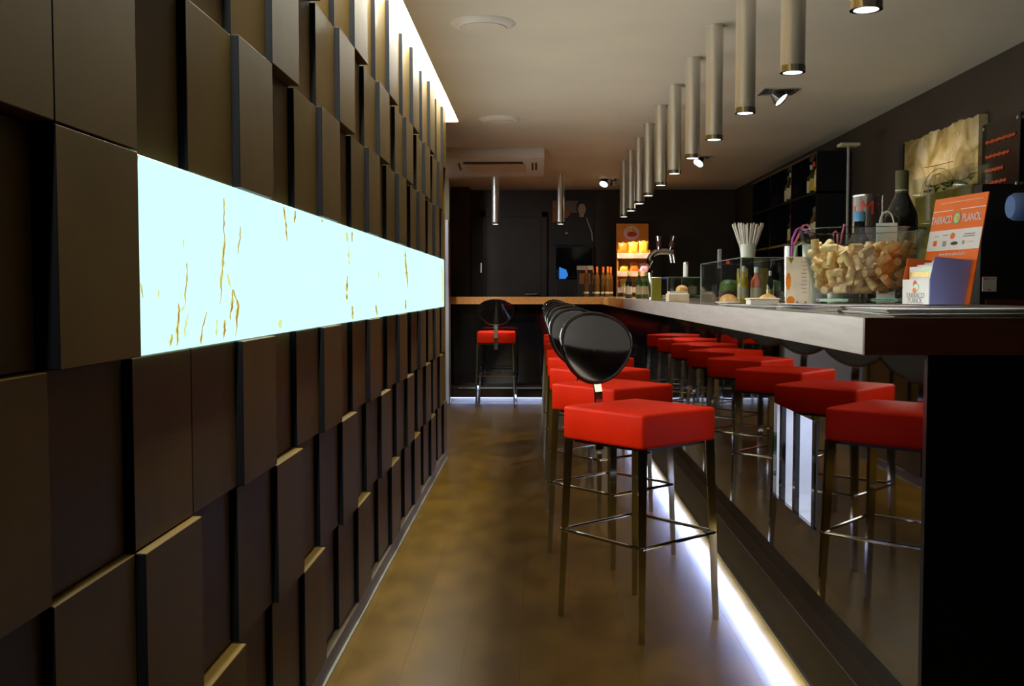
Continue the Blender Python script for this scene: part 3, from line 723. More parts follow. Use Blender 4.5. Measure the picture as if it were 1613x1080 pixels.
# ------------------------------------------------------------------ shelves of bottles on the right wall
sh = thing('bottle_shelves', 'black open wall shelves with liquor bottles behind the bar', 'shelves', (2.2, 8.6, 1.14))
obj('back_panel', B(0.12, 0.138, -0.95, 1.3, 0.0, 1.10), M['black_lac'], sh)
for z in (0.0, 0.44, 0.79, 1.085): obj('shelf', B(-0.12, 0.12, -0.95, 1.3, z, z + 0.018), M['black_lac'], sh)
for y in (-0.95, -0.20, 0.55, 1.28): obj('upright', B(-0.12, 0.12, y, y + 0.018, 0.018, 1.085), M['black_lac'], sh)
kinds = [('amber', 'label', 'capsule'), ('wine', 'label', 'label'), ('yellow_btl', 'label', 'label'), ('green_btl', 'label', 'capsule'), ('wine', 'yellow_btl', 'red_print')]
names = {'amber': 'amber', 'wine': 'dark', 'yellow_btl': 'yellow', 'green_btl': 'green'}
shelfname = ['lowest', 'middle', 'top']
protos = {}
rows = [(0, [0, 1, 0, 3, 4, 1, 0]), (1, [1, 0, 3, 0, 1, 4, 3]), (2, [2, 4, 1, 0, 1, 3])]
for si, seq in rows:
    zz = 1.14 + (0.018, 0.458, 0.808)[si]
    y = 7.80
    for j, kk in enumerate(seq):
        a, b, c = kinds[kk]
        lab = f'{pw[j]} bottle from the near end of the {shelfname[si]} wall shelf, {names[a]} glass'
        p = (2.14 + 0.03 * ((j * 7) % 3), y, zz)
        if kk not in protos: protos[kk] = bottle('liquor_bottle', lab, p, 0.262, 0.036, M[a], M[c], M[b], 'liquor bottles on the wall shelves', lab=(0.15, 0.5))
        else: dup(protos[kk], p, 0, lab)
        y += 0.30 if (j % 3 == 2) else 0.145 + 0.05 * ((j * 5 + si) % 3)
        if abs(y - 8.40) < 0.06: y += 0.08
        if abs(y - 9.16) < 0.06: y += 0.08
ps = thing('slim_post', 'slim grey post with a flat cap at the near end of the bottle shelves', 'post', (2.10, 6.95, 0.92))
bm = bmesh.new(); tube(bm, [(0, 0, 0.012), (0, 0, 1.255)], 0.010, 10); obj('stem', bm, M['grey_ink'], ps, True)
obj('cap', B(-0.065, 0.065, -0.05, 0.05, 1.255, 1.275, bev=0.005), M['label'], ps)
obj('base', B(-0.05, 0.05, -0.05, 0.05, 0, 0.012, bev=0.003, seg=1), M['grey_ink'], ps)

# ------------------------------------------------------------------ stone plaque, sign, tank on the right
pl = thing('stone_plaque', 'lit ochre stone plaque with a line drawing on the right wall', 'plaque', (XR, 5.90, 1.28))
bm = bmesh.new()
pts = [(-0.53, 0.0), (0.53, 0.0)]
n = 26
for i in range(n + 1):
    u = 0.53 - 1.06 * i / n
    pts.append((u, 0.84 + 0.006 * math.sin(u * 17) + 0.005 * math.sin(u * 61 + 1)))
prism(bm, pts, 'x', -0.05, -0.003)
obj('slab', bm, M['stone'], pl)
obj('side_reveal', B(-0.06, -0.003, 0.531, 0.60, -0.0, 0.84), M['black'], pl)
random.seed(5)
def stroke(pts, r=0.0018):
    bm = bmesh.new(); tube(bm, [(-0.051, a, b) for a, b in pts], r, 6); obj('drawn_line', bm, M['amber'], pl)
cx, cz = 0.0, 0.45
stroke([(cx + 0.20, cz + 0.20), (cx + 0.0, cz + 0.19), (cx - 0.22, cz + 0.185)])
stroke([(cx + 0.26 * math.cos(t), cz + 0.17 * math.sin(t)) for t in np.linspace(0.2, 6.0, 26)])
stroke([(cx + 0.17 * math.cos(t), cz + 0.12 * math.sin(t) + 0.02) for t in np.linspace(0.9, 5.2, 20)])
for k in range(7):
    a = -0.22 + 0.07 * k
    stroke([(cx + a, cz - 0.10 + 0.02 * (k % 2)), (cx + a + 0.03, cz), (cx + a + 0.01 * (k % 3) - 0.04, cz + 0.13)], 0.0015)

sg = thing('wall_sign', 'dark acrylic sign with orange lettering lines and steel studs on the right wall', 'sign', (XR, 5.17, 1.69))
obj('plate', B(-0.03, -0.022, -0.21, 0.205, 0, 0.37, bev=0.002, seg=1), M['black_gloss'], sg)
for (y, z) in ((-0.19, 0.345), (0.185, 0.345), (-0.19, 0.03), (0.185, 0.03)):
    bm = bmesh.new(); lathe(bm, [(0.009, 0), (0.009, 0.034)], 12); bm.transform(Matrix.Translation((0, y, z)) @ Matrix.Rotation(-PI / 2, 4, 'Y')); obj('stud', bm, M['steel'], sg)
for i, (z, wd) in enumerate(((0.27, 0.32), (0.195, 0.26), (0.125, 0.20), (0.06, 0.24))):
    bm = bmesh.new(); n = 46
    tube(bm, [(-0.0315, 0.15 - wd * j / n, z + 0.011 * math.sin(j * 2.1) * (0.6 + 0.4 * math.sin(j * 0.7 + i))) for j in range(n + 1)], 0.0055, 5)
    obj('lettering_line', bm, M['orange_dark'], sg)

tk = thing('glass_tank', 'large square glass tank of olive green filling in front of the stone plaque', 'glass tank', (1.80, 4.52, 0.92))
a_, b_ = 0.04, 0.33
obj('filling', B(-a_ + 0.012, a_ - 0.012, -b_ + 0.012, b_ - 0.012, 0.012, 0.72, bev=0.01), M['olive_liq'], tk)
bm = bmesh.new()
for (x0, x1, y0, y1) in ((-a_, -a_ + 0.008, -b_, b_), (a_ - 0.008, a_, -b_, b_), (-a_ + 0.008, a_ - 0.008, -b_, -b_ + 0.008), (-a_ + 0.008, a_ - 0.008, b_ - 0.008, b_)): box(bm, x0, x1, y0, y1, 0, 0.80)
box(bm, -a_ + 0.008, a_ - 0.008, -b_ + 0.008, b_ - 0.008, 0, 0.010)
obj('glass_wall', bm, M['glass'], tk)
random.seed(3)
for i in range(26):
    bm = bmesh.new(); L_ = random.uniform(0.045, 0.07); wv = random.uniform(0.010, 0.014)
    c = [(-L_ / 2, 0, 0), (0, wv, 0.01), (L_ / 2, 0, 0.0), (0, -wv, 0.01)]
    vv = [bm.verts.new(p) for p in c] + [bm.verts.new((p[0], p[1], p[2] - 0.002)) for p in c]
    bm.faces.new(vv[:4]); bm.faces.new(list(reversed(vv[4:])))
    for q in range(4): bm.faces.new((vv[q], vv[(q + 1) % 4], vv[4 + (q + 1) % 4], vv[4 + q]))
    bm.transform(Matrix.Translation((random.uniform(-0.012, 0.012), random.uniform(-0.25, 0.25), random.uniform(0.728, 0.765))) @ Euler((random.uniform(-0.4, 0.4), random.uniform(-0.4, 0.4), PI / 2 + random.uniform(-0.5, 0.5))).to_matrix().to_4x4())
    obj('leaf', bm, M['leaf'], tk)

mc = thing('black_machine', 'tall slim black machine with a rounded top behind the bar end', 'machine', (1.82, 3.85, 0.92))
bm = bmesh.new()
prof = [(-0.16, 0.0), (0.06, 0.0), (0.06, 0.46)] + [(-0.06 + 0.12 * math.cos(t), 0.56 + 0.12 * math.sin(t)) for t in np.linspace(0.1, PI / 2, 8)] + [(-0.16, 0.68)]
prism(bm, prof, 'y', 0.0, 0.07)
obj('casing', bm, M['black'], mc)
obj('base_trim', B(-0.14, 0.05, -0.012, 0.0, 0.205, 0.25), M['wood_dark'], mc)
obj('side_cover', B(0.065, 0.26, -0.04, 0.28, 0.0, 0.60, bev=0.02), M['wall_dark'], mc)
bm = bmesh.new(); lathe(bm, [(0.016, 0), (0.012, 0.03)], 14); bm.transform(Matrix.Translation((0.02, 0, 0.28)) @ Matrix.Rotation(PI / 2, 4, 'X')); obj('knob', bm, M['black_gloss'], mc, True)
sw = thing('notice_card', 'small white card fixed to the black machine behind the bar end', 'card', (1.692, 3.846, 1.20))
obj('card', B(-0.026, 0.026, -0.003, 0.0, 0.0, 0.055), M['paper'], sw)
obj('print_mark', B(-0.020, -0.008, -0.0038, -0.003, 0.045, 0.050), M['red_print'], sw)
obj('print_mark', B(-0.006, 0.020, -0.0038, -0.003, 0.046, 0.049), M['grey_ink'], sw)
obj('print_mark', B(-0.004, 0.003, -0.0038, -0.003, 0.004, 0.009), M['ink'], sw)
br = thing('blue_roll', 'pale blue paper roll at the right edge of the frame', 'paper roll', (1.895, 3.70, 1.503), 0)
bm = bmesh.new(); pr = [(0.018, -0.205), (0.040, -0.200), (0.049, -0.185), (0.050, -0.16), (0.050, 0.12), (0.04, 0.125)]
lathe(bm, pr, 28); bm.transform(Matrix.Rotation(PI / 2, 4, 'Y')); obj('paper', bm, M['blue'], br, True)
bm = bmesh.new(); tube(bm, [(0.12, 0.0, 0.0), (0.14, 0.0, 0.0), (0.16, 0.05, 0.0), (0.16, 0.125, 0)], 0.008, 8); obj('holder', bm, M['steel'], br, True)

# ------------------------------------------------------------------ things on the bar, near to far
def newspaper(loc, w, d, h, rz, label):
    t = thing('newspaper', label, 'newspaper', loc, rz, 'newspapers and magazines on the bar')
    bm = bmesh.new(); nx, ny = 10, 8
    def hz(x, y): return 0.0015 * math.sin(9 * x + loc[0] * 31) * math.sin(7 * y + loc[1] * 17)
    k = 3
    for s_ in range(k):
        z0, z1 = h * s_ / k + 0.0003, h * (s_ + 1) / k - 0.0006
        ins = random.uniform(-0.006, 0.006)
        g = {}
        for i in range(nx + 1):
            for j in range(ny + 1):
                x = -w / 2 + w * i / nx + ins; y = -d / 2 + d * j / ny + ins * 0.7
                edge = 0.6 if j in (0, ny) or i in (0, nx) else 1
                g[i, j, 0] = bm.verts.new((x, y, max(z0, z0 + hz(x, y) * (s_ > 0)))); g[i, j, 1] = bm.verts.new((x, y, z0 + (z1 - z0) * edge + hz(x, y) * (s_ > 0) * 1.0))
        for i in range(nx):
            for j in range(ny):
                bm.faces.new((g[i, j, 1], g[i + 1, j, 1], g[i + 1, j + 1, 1], g[i, j + 1, 1])); bm.faces.new((g[i, j + 1, 0], g[i + 1, j + 1, 0], g[i + 1, j, 0], g[i, j, 0]))
        for i in range(nx):
            bm.faces.new((g[i, 0, 0], g[i + 1, 0, 0], g[i + 1, 0, 1], g[i, 0, 1])); bm.faces.new((g[i, ny, 1], g[i + 1, ny, 1], g[i + 1, ny, 0], g[i, ny, 0]))
        for j in range(ny):
            bm.faces.new((g[0, j, 1], g[0, j + 1, 1], g[0, j + 1, 0], g[0, j, 0])); bm.faces.new((g[nx, j, 0], g[nx, j + 1, 0], g[nx, j + 1, 1], g[nx, j, 1]))
    obj('pages', bm, M['news'], t)
newspaper((1.06, 2.43, BZ), 0.56, 0.34, 0.009, 0.02, 'lowest newspaper of the pile at the near end of the bar')
newspaper((1.08, 2.45, BZ + 0.0095), 0.58, 0.34, 0.009, -0.03, 'topmost newspaper of the pile at the near end of the bar')
newspaper((1.05, 3.03, BZ), 0.52, 0.66, 0.010, 0.01, 'lower open newspaper under the cork bowl')
newspaper((1.04, 3.01, BZ + 0.0105), 0.50, 0.62, 0.010, 0.03, 'upper open newspaper on which the cork bowl stands')
newspaper((0.86, 3.60, BZ), 0.24, 0.36, 0.007, 0.12, 'magazine under the cream menu card')
newspaper((0.83, 4.05, BZ), 0.18, 0.25, 0.006, -0.10, 'thin leaflet on the bar before the glass case')
PZ = BZ + 0.0225

# bowl of corks
bwx, bwy = 1.0, 3.17
bowl = thing('glass_bowl', 'big clear flared glass bowl full of wine corks on the newspapers', 'bowl', (bwx, bwy, PZ))
bm = bmesh.new()
lathe_closed(bm, [(0.0005, 0.0), (0.122, 0.0), (0.132, 0.010), (0.187, 0.222), (0.183, 0.222), (0.129, 0.030), (0.120, 0.026), (0.0005, 0.026)], 48)
obj('wall', bm, M['glass'], bowl, True, 30)
bm = bmesh.new(); lathe_closed(bm, [(0.1815, 0.2215), (0.1885, 0.2215), (0.1885, 0.2245), (0.1815, 0.2245)], 48); obj('rim', bm, M['glass_edge'], bowl, True)
bm = bmesh.new(); lathe_closed(bm, [(0.126, 0.004), (0.1305, 0.004), (0.1325, 0.013), (0.126, 0.013)], 48); obj('foot_ring', bm, M['glass_edge'], bowl, True)
CR, CL = 0.0122, 0.0225
bm = bmesh.new(); lathe(bm, [(CR * 0.94, -CL), (CR, -CL + 0.002), (CR, CL - 0.002), (CR * 0.94, CL)], 14); corkme = mesh_of('cork', bm, True, 40)
corkme.materials.append(M['cork'])
rng = np.random.default_rng(11)
ts = np.linspace(-1, 1, 5)[:, None]
P_ = np.zeros((0, 5, 3)); placed = []
ZF = 0.0275
def rad(z): return 0.129 + (0.183 - 0.129) * (z - 0.030) / 0.192
for it in range(290):
    best = None
    for tr in range(9):
        rr = math.sqrt(rng.random()) * 0.17 if tr < 4 else 0.10 + 0.07 * rng.random()
        th = rng.random() * 2 * PI
        el = rng.choice([0.0, 0.25, 0.6, 1.2]) * rng.choice([-1, 1]) + rng.normal() * 0.1; az = rng.random() * 2 * PI
        d = np.array([math.cos(el) * math.cos(az), math.cos(el) * math.sin(az), math.sin(el)])
        seg = ts * d * (CL - 0.004)
        c = np.array([rr * math.cos(th), rr * math.sin(th), 0.0])
        zb = ZF + CR * math.cos(el) + CL * abs(math.sin(el))
        for z in np.arange(zb, 0.185, 0.005):
            c[2] = z; s_ = seg + c
            ends = np.stack([c + d * CL, c - d * CL])
            if np.any(np.hypot(ends[:, 0], ends[:, 1]) + CR * 0.9 > rad(ends[:, 2])): continue
            if len(P_):
                dd = np.linalg.norm(P_[:, :, None, :] - s_[None, None, :, :], axis=-1).min(axis=(1, 2))
                if dd.min() < 2 * CR * 0.93: continue
            if best is None or z < best[0]: best = (z, c.copy(), d.copy(), s_.copy())
            break
    if best is None or best[0] > 0.172: continue
    P_ = np.concatenate([P_, best[3][None]]); placed.append((best[1], best[2]))
for c, d in placed:
    o = bpy.data.objects.new('cork', corkme); COL.objects.link(o)
    o.location = (bwx + c[0], bwy + c[1], PZ + c[2]); o.rotation_euler = Vector(d).to_track_quat('Z', 'Y').to_euler()
    tag(o, 'used wine cork heaped in the big glass bowl', 'cork', 'wine corks in the glass bowl')

# magnum, gift bag, flask, tin
mg = bottle('magnum_bottle', 'tall dark magnum wine bottle behind the bowl of corks', (1.250, 3.53, BZ), 0.47, 0.054, M['wine'], M['capsule'], None, None, neck=0.25, capf=0.16, n=32)
bm = bmesh.new(); lathe_closed(bm, [(0.0225, 0.40), (0.0225, 0.404), (0.0205, 0.404), (0.0205, 0.40)], 24); obj('neck_band', bm, M['label'], mg, True)
gb = thing('paper_bag', 'small white paper carrier with loop handle beside the magnum bottle', 'bag', (1.170, 3.44, BZ), R(-15))
bm = bmesh.new(); prism(bm, [(-0.028, 0), (0.028, 0), (0.033, 0.285), (-0.033, 0.285)], 'y', -0.014, 0.014); obj('body', bm, M['paper'], gb)
bm = bmesh.new(); tube(bm, [(0.022 * math.cos(t), 0, 0.282 + 0.042 * math.sin(t)) for t in np.linspace(0, PI, 12)], 0.003, 6); obj('handle', bm, M['paper'], gb, True)
obj('print_mark', B(-0.012, 0.014, -0.0150, -0.0140, 0.21, 0.216), M['grey_ink'], gb)
obj('fold_band', B(-0.033, 0.033, -0.0155, -0.0145, 0.262, 0.284), M['white'], gb)
fk = bottle('flask_bottle', 'round dark flask with a pale blue cap behind the bowl of corks', (1.105, 3.52, BZ), 0.33, 0.050, M['wine'], M['blue_cap'], None, None, neck=0.30, capf=0.10, n=28)
tn = thing('metal_tin', 'tall silver tin with a red letter M behind the flask', 'tin', (1.285, 4.0, BZ))
bm = bmesh.new(); lathe(bm, [(0.056, 0), (0.056, 0.42), (0.0575, 0.422), (0.0575, 0.43)], 32); obj('can', bm, M['tin'], tn, True)
me = text_mesh('M', 0.075, ext=0.001); o = obj('lettering', me, M['red_print'], tn); 
def wrap(me, R_, z0, ang0):
    for v in me.vertices:
        a = ang0 + v.co.x / R_; rr = R_ + 0.001 + v.co.z; z = v.co.y
        v.co = Vector((rr * math.cos(a), rr * math.sin(a), z0 + z))
wrap(me, 0.056, 0.375, -PI / 2 - 0.32)
me = text_mesh('T', 0.03, ext=0.001); obj('lettering', me, M['red_print'], tn); wrap(me, 0.056, 0.375, -PI / 2 - 1.25)
me = text_mesh('"', 0.05, ext=0.001); obj('lettering', me, M['red_print'], tn); wrap(me, 0.056, 0.375, -PI / 2 + 0.55)
bm = bmesh.new(); lathe_closed(bm, [(0.0565, 0.10), (0.0565, 0.26), (0.055, 0.26), (0.055, 0.10)], 32); obj('label_band', bm, M['amber'], tn, True)

# brochure stand
bsx, bsy = 1.130, 2.86
ang = math.atan2(-0.24, 0.04)
bd = thing('brochure_stand', 'orange leaning brochure stand with printed logos at the near bar end', 'stand', (bsx, bsy, PZ), ang)
# local x runs along the board (toward the camera), local -y... board faces the aisle
W2, HB, LEAN = 0.128, 0.30, 0.050
def board(name, x0, x1, z0, z1, m, lift=0.0, th=0.003):
    bm = bmesh.new()
    def p(x, z, o): 
        n_ = Vector((0, -1, -LEAN / HB)).normalized()
        v = Vector((x, LEAN * z / HB, z)); return v + Vector((0, -1, 0.2)).normalized() * o
    vs_ = [bm.verts.new(p(x, z, o)) for o in (lift, lift - th) for x, z in ((x0, z0), (x1, z0), (x1, z1), (x0, z1))]
    bm.faces.new(vs_[:4]); bm.faces.new(list(reversed(vs_[4:])))
    for q in range(4): bm.faces.new((vs_[q], vs_[4 + q], vs_[4 + (q + 1) % 4], vs_[(q + 1) % 4]))
    return obj(name, bm, m, bd)
board('back_board', -W2, W2, 0.0, HB, M['orange'])
board('printed_band', -W2, W2, 0.150, 0.207, M['paper'], 0.0008, 0.0006)
board('printed_line', -W2 + 0.002, -0.028, 0.2615, 0.2635, M['paper'], 0.0008, 0.0006)
board('printed_line', 0.012, W2 - 0.002, 0.2615, 0.2635, M['paper'], 0.0008, 0.0006)
def board_text(s, size, x, z, m, shear=0.0, align='CENTER', sx=1.0):
    me = text_mesh(s, size, align=align, ext=0.0003, shear=shear)
    for v in me.vertices:
        vx, vz = x + v.co.x * sx, z + v.co.y
        v.co = Vector((vx, LEAN * vz / HB, vz)) + Vector((0, -1, 0.2)).normalized() * (0.0012 + v.co.z)
    obj('lettering', me, m, bd)
board_text('TARRACO', 0.031, -0.075, 0.236, M['paper'], sx=0.72)
board_text('PLANOL', 0.031, 0.071, 0.236, M['paper'], sx=0.76)
board_text('www.tarracoplanol.com', 0.0135, 0.005, 0.139, M['paper'], sx=0.95)
def board_disc(x, z, rx, rz, m, lift, n=20, name='printed_mark'):
    bm = bmesh.new(); nn = Vector((0, -1, 0.2)).normalized()
    a = [bm.verts.new(Vector((x + rx * math.cos(2 * PI * i / n), LEAN * (z + rz * math.sin(2 * PI * i / n)) / HB, z + rz * math.sin(2 * PI * i / n))) + nn * lift) for i in range(n)]
    b = [bm.verts.new(v.co - nn * 0.0006) for v in a]
    bm.faces.new(a); bm.faces.new(list(reversed(b)))
    for i in range(n): bm.faces.new((a[i], b[i], b[(i + 1) % n], a[(i + 1) % n]))
    obj(name, bm, m, bd)
board_disc(0.0, 0.238, 0.019, 0.019, M['grey_ink'], 0.0012, 6); board_disc(0.0, 0.238, 0.015, 0.015, M['lime'], 0.0016, 6); board_disc(0.003, 0.237, 0.008, 0.008, M['snack_y'], 0.0020)
board('printed_mark', -0.098, -0.080, 0.164, 0.179, M['orange'], 0.0014, 0.0005); board_disc(-0.006, 0.189, 0.011, 0.009, M['orange'], 0.0014)
board('printed_mark', -0.050, -0.032, 0.161, 0.176, M['grey_ink'], 0.0014, 0.0005); board_disc(0.008, 0.168, 0.018, 0.005, M['ink'], 0.0014, 12)
board('printed_mark', 0.050, 0.100, 0.190, 0.193, M['grey_ink'], 0.0014, 0.0005); board('printed_mark', 0.045, 0.100, 0.184, 0.187, M['grey_ink'], 0.0014, 0.0005)
board('printed_mark', 0.046, 0.056, 0.164, 0.174, M['grey_ink'], 0.0014, 0.0005); board('printed_mark', 0.060, 0.098, 0.168, 0.171, M['strip'], 0.0014, 0.0005)
board('printed_mark', -0.098, -0.076, 0.190, 0.192, M['grey_ink'], 0.0014, 0.0005); board('printed_mark', -0.055, -0.028, 0.192, 0.194, M['grey_ink'], 0.0014, 0.0005)
board('printed_mark', -0.008, 0.006, 0.114, 0.127, M['paper'], 0.0014, 0.0005); board('printed_mark', -0.015, 0.018, 0.108, 0.110, M['strip'], 0.0014, 0.0005)
board('printed_mark', -0.10, 0.11, 0.284, 0.286, M['strip'], 0.0010, 0.0005)
# pocket: white front, lilac sides
PD = 0.10
obj('pocket_front', B(-0.030, 0.105, -PD - 0.002, -PD, 0.0, 0.068), M['paper'], bd)
bm = bmesh.new(); prism(bm, [(-PD, 0), (0.0, 0), (0.018, 0.118), (-PD + 0.012, 0.128), (-PD, 0.07)], 'x', 0.105, 0.107); obj('pocket_side', bm, M['lilac'], bd)
bm = bmesh.new(); prism(bm, [(-PD, 0), (0.0, 0), (0.018, 0.118), (-PD + 0.012, 0.128), (-PD, 0.07)], 'x', -0.032, -0.030); obj('pocket_side', bm, M['orange'], bd)
obj('pocket_floor', B(-0.030, 0.105, -PD, 0.0, 0.0, 0.002), M['lilac'], bd)
me = text_mesh('TARRACO', 0.020, ext=0.0003); me2 = text_mesh('PLANOL', 0.020, ext=0.0003)
for m_, z in ((me, 0.023), (me2, 0.009)):
    for v in m_.vertices: v.co = Vector((0.037 + v.co.x * 1.0, -PD - 0.0026 - v.co.z, z + v.co.y))
    obj('lettering', m_, M['grey_ink'], bd)
def pdisc(x, z, rx, rz, m, y):
    bm = bmesh.new(); prism(bm, ell(x, z, rx, rz, 14), 'y', y, y + 0.0006); obj('printed_mark', bm, m, bd)
pdisc(0.035, 0.055, 0.009, 0.010, M['red_print'], -PD - 0.0030); pdisc(0.043, 0.046, 0.012, 0.009, M['lime'], -PD - 0.0034); pdisc(0.035, 0.038, 0.010, 0.007, M['orange'], -PD - 0.0038)
lf = None
for i in range(4):
    t = thing('brochure', f'white folded leaflet in the pocket of the orange stand, {["front", "second", "third", "rear"][i]} one', 'leaflet', (bsx, bsy, PZ + 0.0025), ang, 'leaflets in the brochure stand')
    y = -0.085 + i * 0.022
    bm = bmesh.new(); box(bm, -0.025, 0.100, y, y + 0.004, 0.0, 0.100 + 0.006 * i); obj('sheet', bm, M['paper'], t)
    obj('printed_block', B(-0.02, 0.09, y - 0.0006, y, 0.072, 0.086), M['snack_y'], t)
    obj('printed_block', B(0.04, 0.09, y - 0.0006, y, 0.089, 0.098), M['lime'], t)

# menu card
mn = thing('menu_card', 'upright cream menu card with orange stains standing on the bar', 'card', (0.905, 3.55, BZ + 0.0075), R(-4))
obj('card', B(-0.041, 0.041, -0.003, 0.003, 0.0, 0.17, bev=0.002, seg=1), M['cream'], mn)
for x in (-0.014, 0.014): 
    bm = bmesh.new(); lathe(bm, [(0.004, 0), (0.004, 0.012), (0.001, 0.016)], 10, (x + 0.012, -0.009, 0)); obj('foot', bm, M['chrome'], mn, True)
bm = bmesh.new(); prism(bm, ell(-0.032, 0.085, 0.009, 0.03, 12), 'y', -0.0038, -0.003); obj('stain', bm, M['snack_o'], mn)
bm = bmesh.new(); prism(bm, ell(-0.024, 0.018, 0.014, 0.016, 12), 'y', -0.0038, -0.003); obj('stain', bm, M['snack_o'], mn)
bm = bmesh.new(); prism(bm, [(-0.034, 0.166), (-0.014, 0.166), (-0.024, 0.146)], 'y', -0.0038, -0.003); obj('corner_mark', bm, M['olive_acr'], mn)
for k in range(9): obj('text_line', B(0.010 + 0.003 * (k % 3), 0.030, -0.0038, -0.003, 0.150 - 0.013 * k, 0.1525 - 0.013 * k), M['grey_ink'], mn)

# tumblers with bendy straws
def tumbler(loc, h, r, m, label, name='tumbler', group='glasses behind the bowl'):
    t = thing(name, label, 'glass', loc, 0, group)
    bm = bmesh.new(); lathe_closed(bm, [(0.0005, 0), (r * 0.82, 0), (r, h), (r - 0.0025, h), (r * 0.8 - 0.002, 0.008), (0.0005, 0.008)], 24); obj('wall', bm, m, t, True, 50)
    bm = bmesh.new(); lathe_closed(bm, [(r - 0.003, h - 0.001), (r + 0.0005, h - 0.001), (r + 0.0005, h + 0.002), (r - 0.003, h + 0.002)], 24); obj('rim', bm, M['glass_edge'], t, True)
    return t
def bendy(loc, p, m, label):
    bm = bmesh.new(); tube(bm, p, 0.0042, 8)
    o = obj('drinking_straw', bm, m, None, True); o.location = loc
    tag(o, label, 'straw', 'bendy straws in the glasses')
g1 = (0.937, 3.78, BZ)
tumbler(g1, 0.225, 0.025, M['glass'], 'tall clear glass holding pink and green straws behind the menu card')
bendy(g1, [(0.0, 0.0, 0.01), (0.005, 0, 0.25), (0.02, 0, 0.285), (0.035, 0.0, 0.292), (0.075, -0.01, 0.265)], M['purple'], 'magenta bendy straw arching to the right out of the tall glass')
bendy(g1, [(0.012, 0.008, 0.01), (0.010, 0.01, 0.22), (0.045, 0.0, 0.30), (0.06, 0, 0.302), (0.08, 0, 0.28)], M['pink'], 'pink bendy straw arching to the right out of the tall glass')
bendy(g1, [(-0.010, 0.006, 0.01), (0.016, -0.012, 0.225), (0.04, -0.012, 0.235), (0.075, -0.012, 0.222)], M['lime'], 'pale green straw bent flat over the rim of the tall glass')
g2 = (1.00, 3.72, BZ)
tumbler(g2, 0.228, 0.036, M['frost'], 'pale frosted tumbler left of the two behind the bowl rim')
g3 = (1.11, 3.80, BZ)
tumbler(g3, 0.228, 0.036, M['frost'], 'pale frosted tumbler with pink straws, right of the two behind the bowl rim')
bendy(g3, [(0.0, 0, 0.01), (-0.012, 0, 0.24), (-0.012, 0, 0.272), (-0.004, 0, 0.279), (0.003, 0, 0.27), (0.003, -0.004, 0.235)], M['pink'], 'pink straw bent into a hook above the frosted tumbler')
bendy(g3, [(0.006, 0.01, 0.01), (0.014, 0, 0.23), (0.020, 0, 0.27), (0.028, 0, 0.305)], M['pink'], 'straight pink straw end rising above the frosted tumbler')

# glass cases on the bar
def case(x0, x1, y0, y1, h, label):
    t = thing('glass_case', label, 'display case', ((x0 + x1) / 2, (y0 + y1) / 2, BZ), 0, 'glass food cases on the bar')
    a, b = (x1 - x0) / 2, (y1 - y0) / 2
    th = 0.005
    for nm, q in (('side_pane', (-a, -a + th, -b, b, 0, h)), ('side_pane', (a - th, a, -b, b, 0, h)), ('end_pane', (-a + th, a - th, -b, -b + th, 0, h)), ('end_pane', (-a + th, a - th, b - th, b, 0, h)), ('top_pane', (-a, a, -b, b, h, h + th))):
        obj(nm, B(*q), M['glass'], t)
    bm = bmesh.new(); e = 0.003
    for sx in (-a, a):
        box(bm, sx - e, sx + e, -b, b, h + th, h + th + 0.003)
        for sy in (-b, b): box(bm, sx - e, sx + e, sy - e, sy + e, 0.0, h + th)
    for sy in (-b, b): box(bm, -a, a, sy - e, sy + e, h + th, h + th + 0.003)
    obj('edge_trim', bm, M['edge_pale'], t)
case(0.885, 1.10, 4.43, 5.50, 0.197, 'nearest long glass food case on the bar, under the cup of white straws')
case(0.86, 1.08, 6.70, 7.60, 0.145, 'middle glass food case on the bar, before the beer tap')
case(0.78, 1.00, 9.10, 9.85, 0.145, 'farthest glass food case on the bar, near the corner')

# cup of white straws on the first case
cy_, cx_ = 4.52, 0.932
ct = BZ + 0.2055
cup = thing('straw_cup', 'small clear cup full of white straws standing on the glass case', 'cup', (cx_, cy_, ct))
bm = bmesh.new(); lathe_closed(bm, [(0.0005, 0), (0.030, 0), (0.037, 0.06), (0.034, 0.06), (0.027, 0.005), (0.0005, 0.005)], 24); obj('wall', bm, M['frost'], cup, True, 50)
random.seed(9)
sm = None
for i in range(34):
    th = 2 * PI * i / 17 + random.uniform(-0.1, 0.1); q = (1.0 if i % 2 else 0.6) * random.uniform(0.85, 1.0)
    b0 = Vector((0.022 * q * math.cos(th), 0.022 * q * math.sin(th), 0.008))
    tip = Vector((0.078 * q * math.cos(th), 0.05 * q * math.sin(th), 0.158 + random.uniform(-0.006, 0.006) - 0.012 * q))
    bm = bmesh.new(); tube(bm, [b0, tip], 0.0036, 8)
    o = obj('paper_straw', bm, M['straw_white'], None, True); o.location = (cx_, cy_, ct)
    tag(o, 'white straw in the fan standing in the small cup', 'straw', 'white straws in the cup')

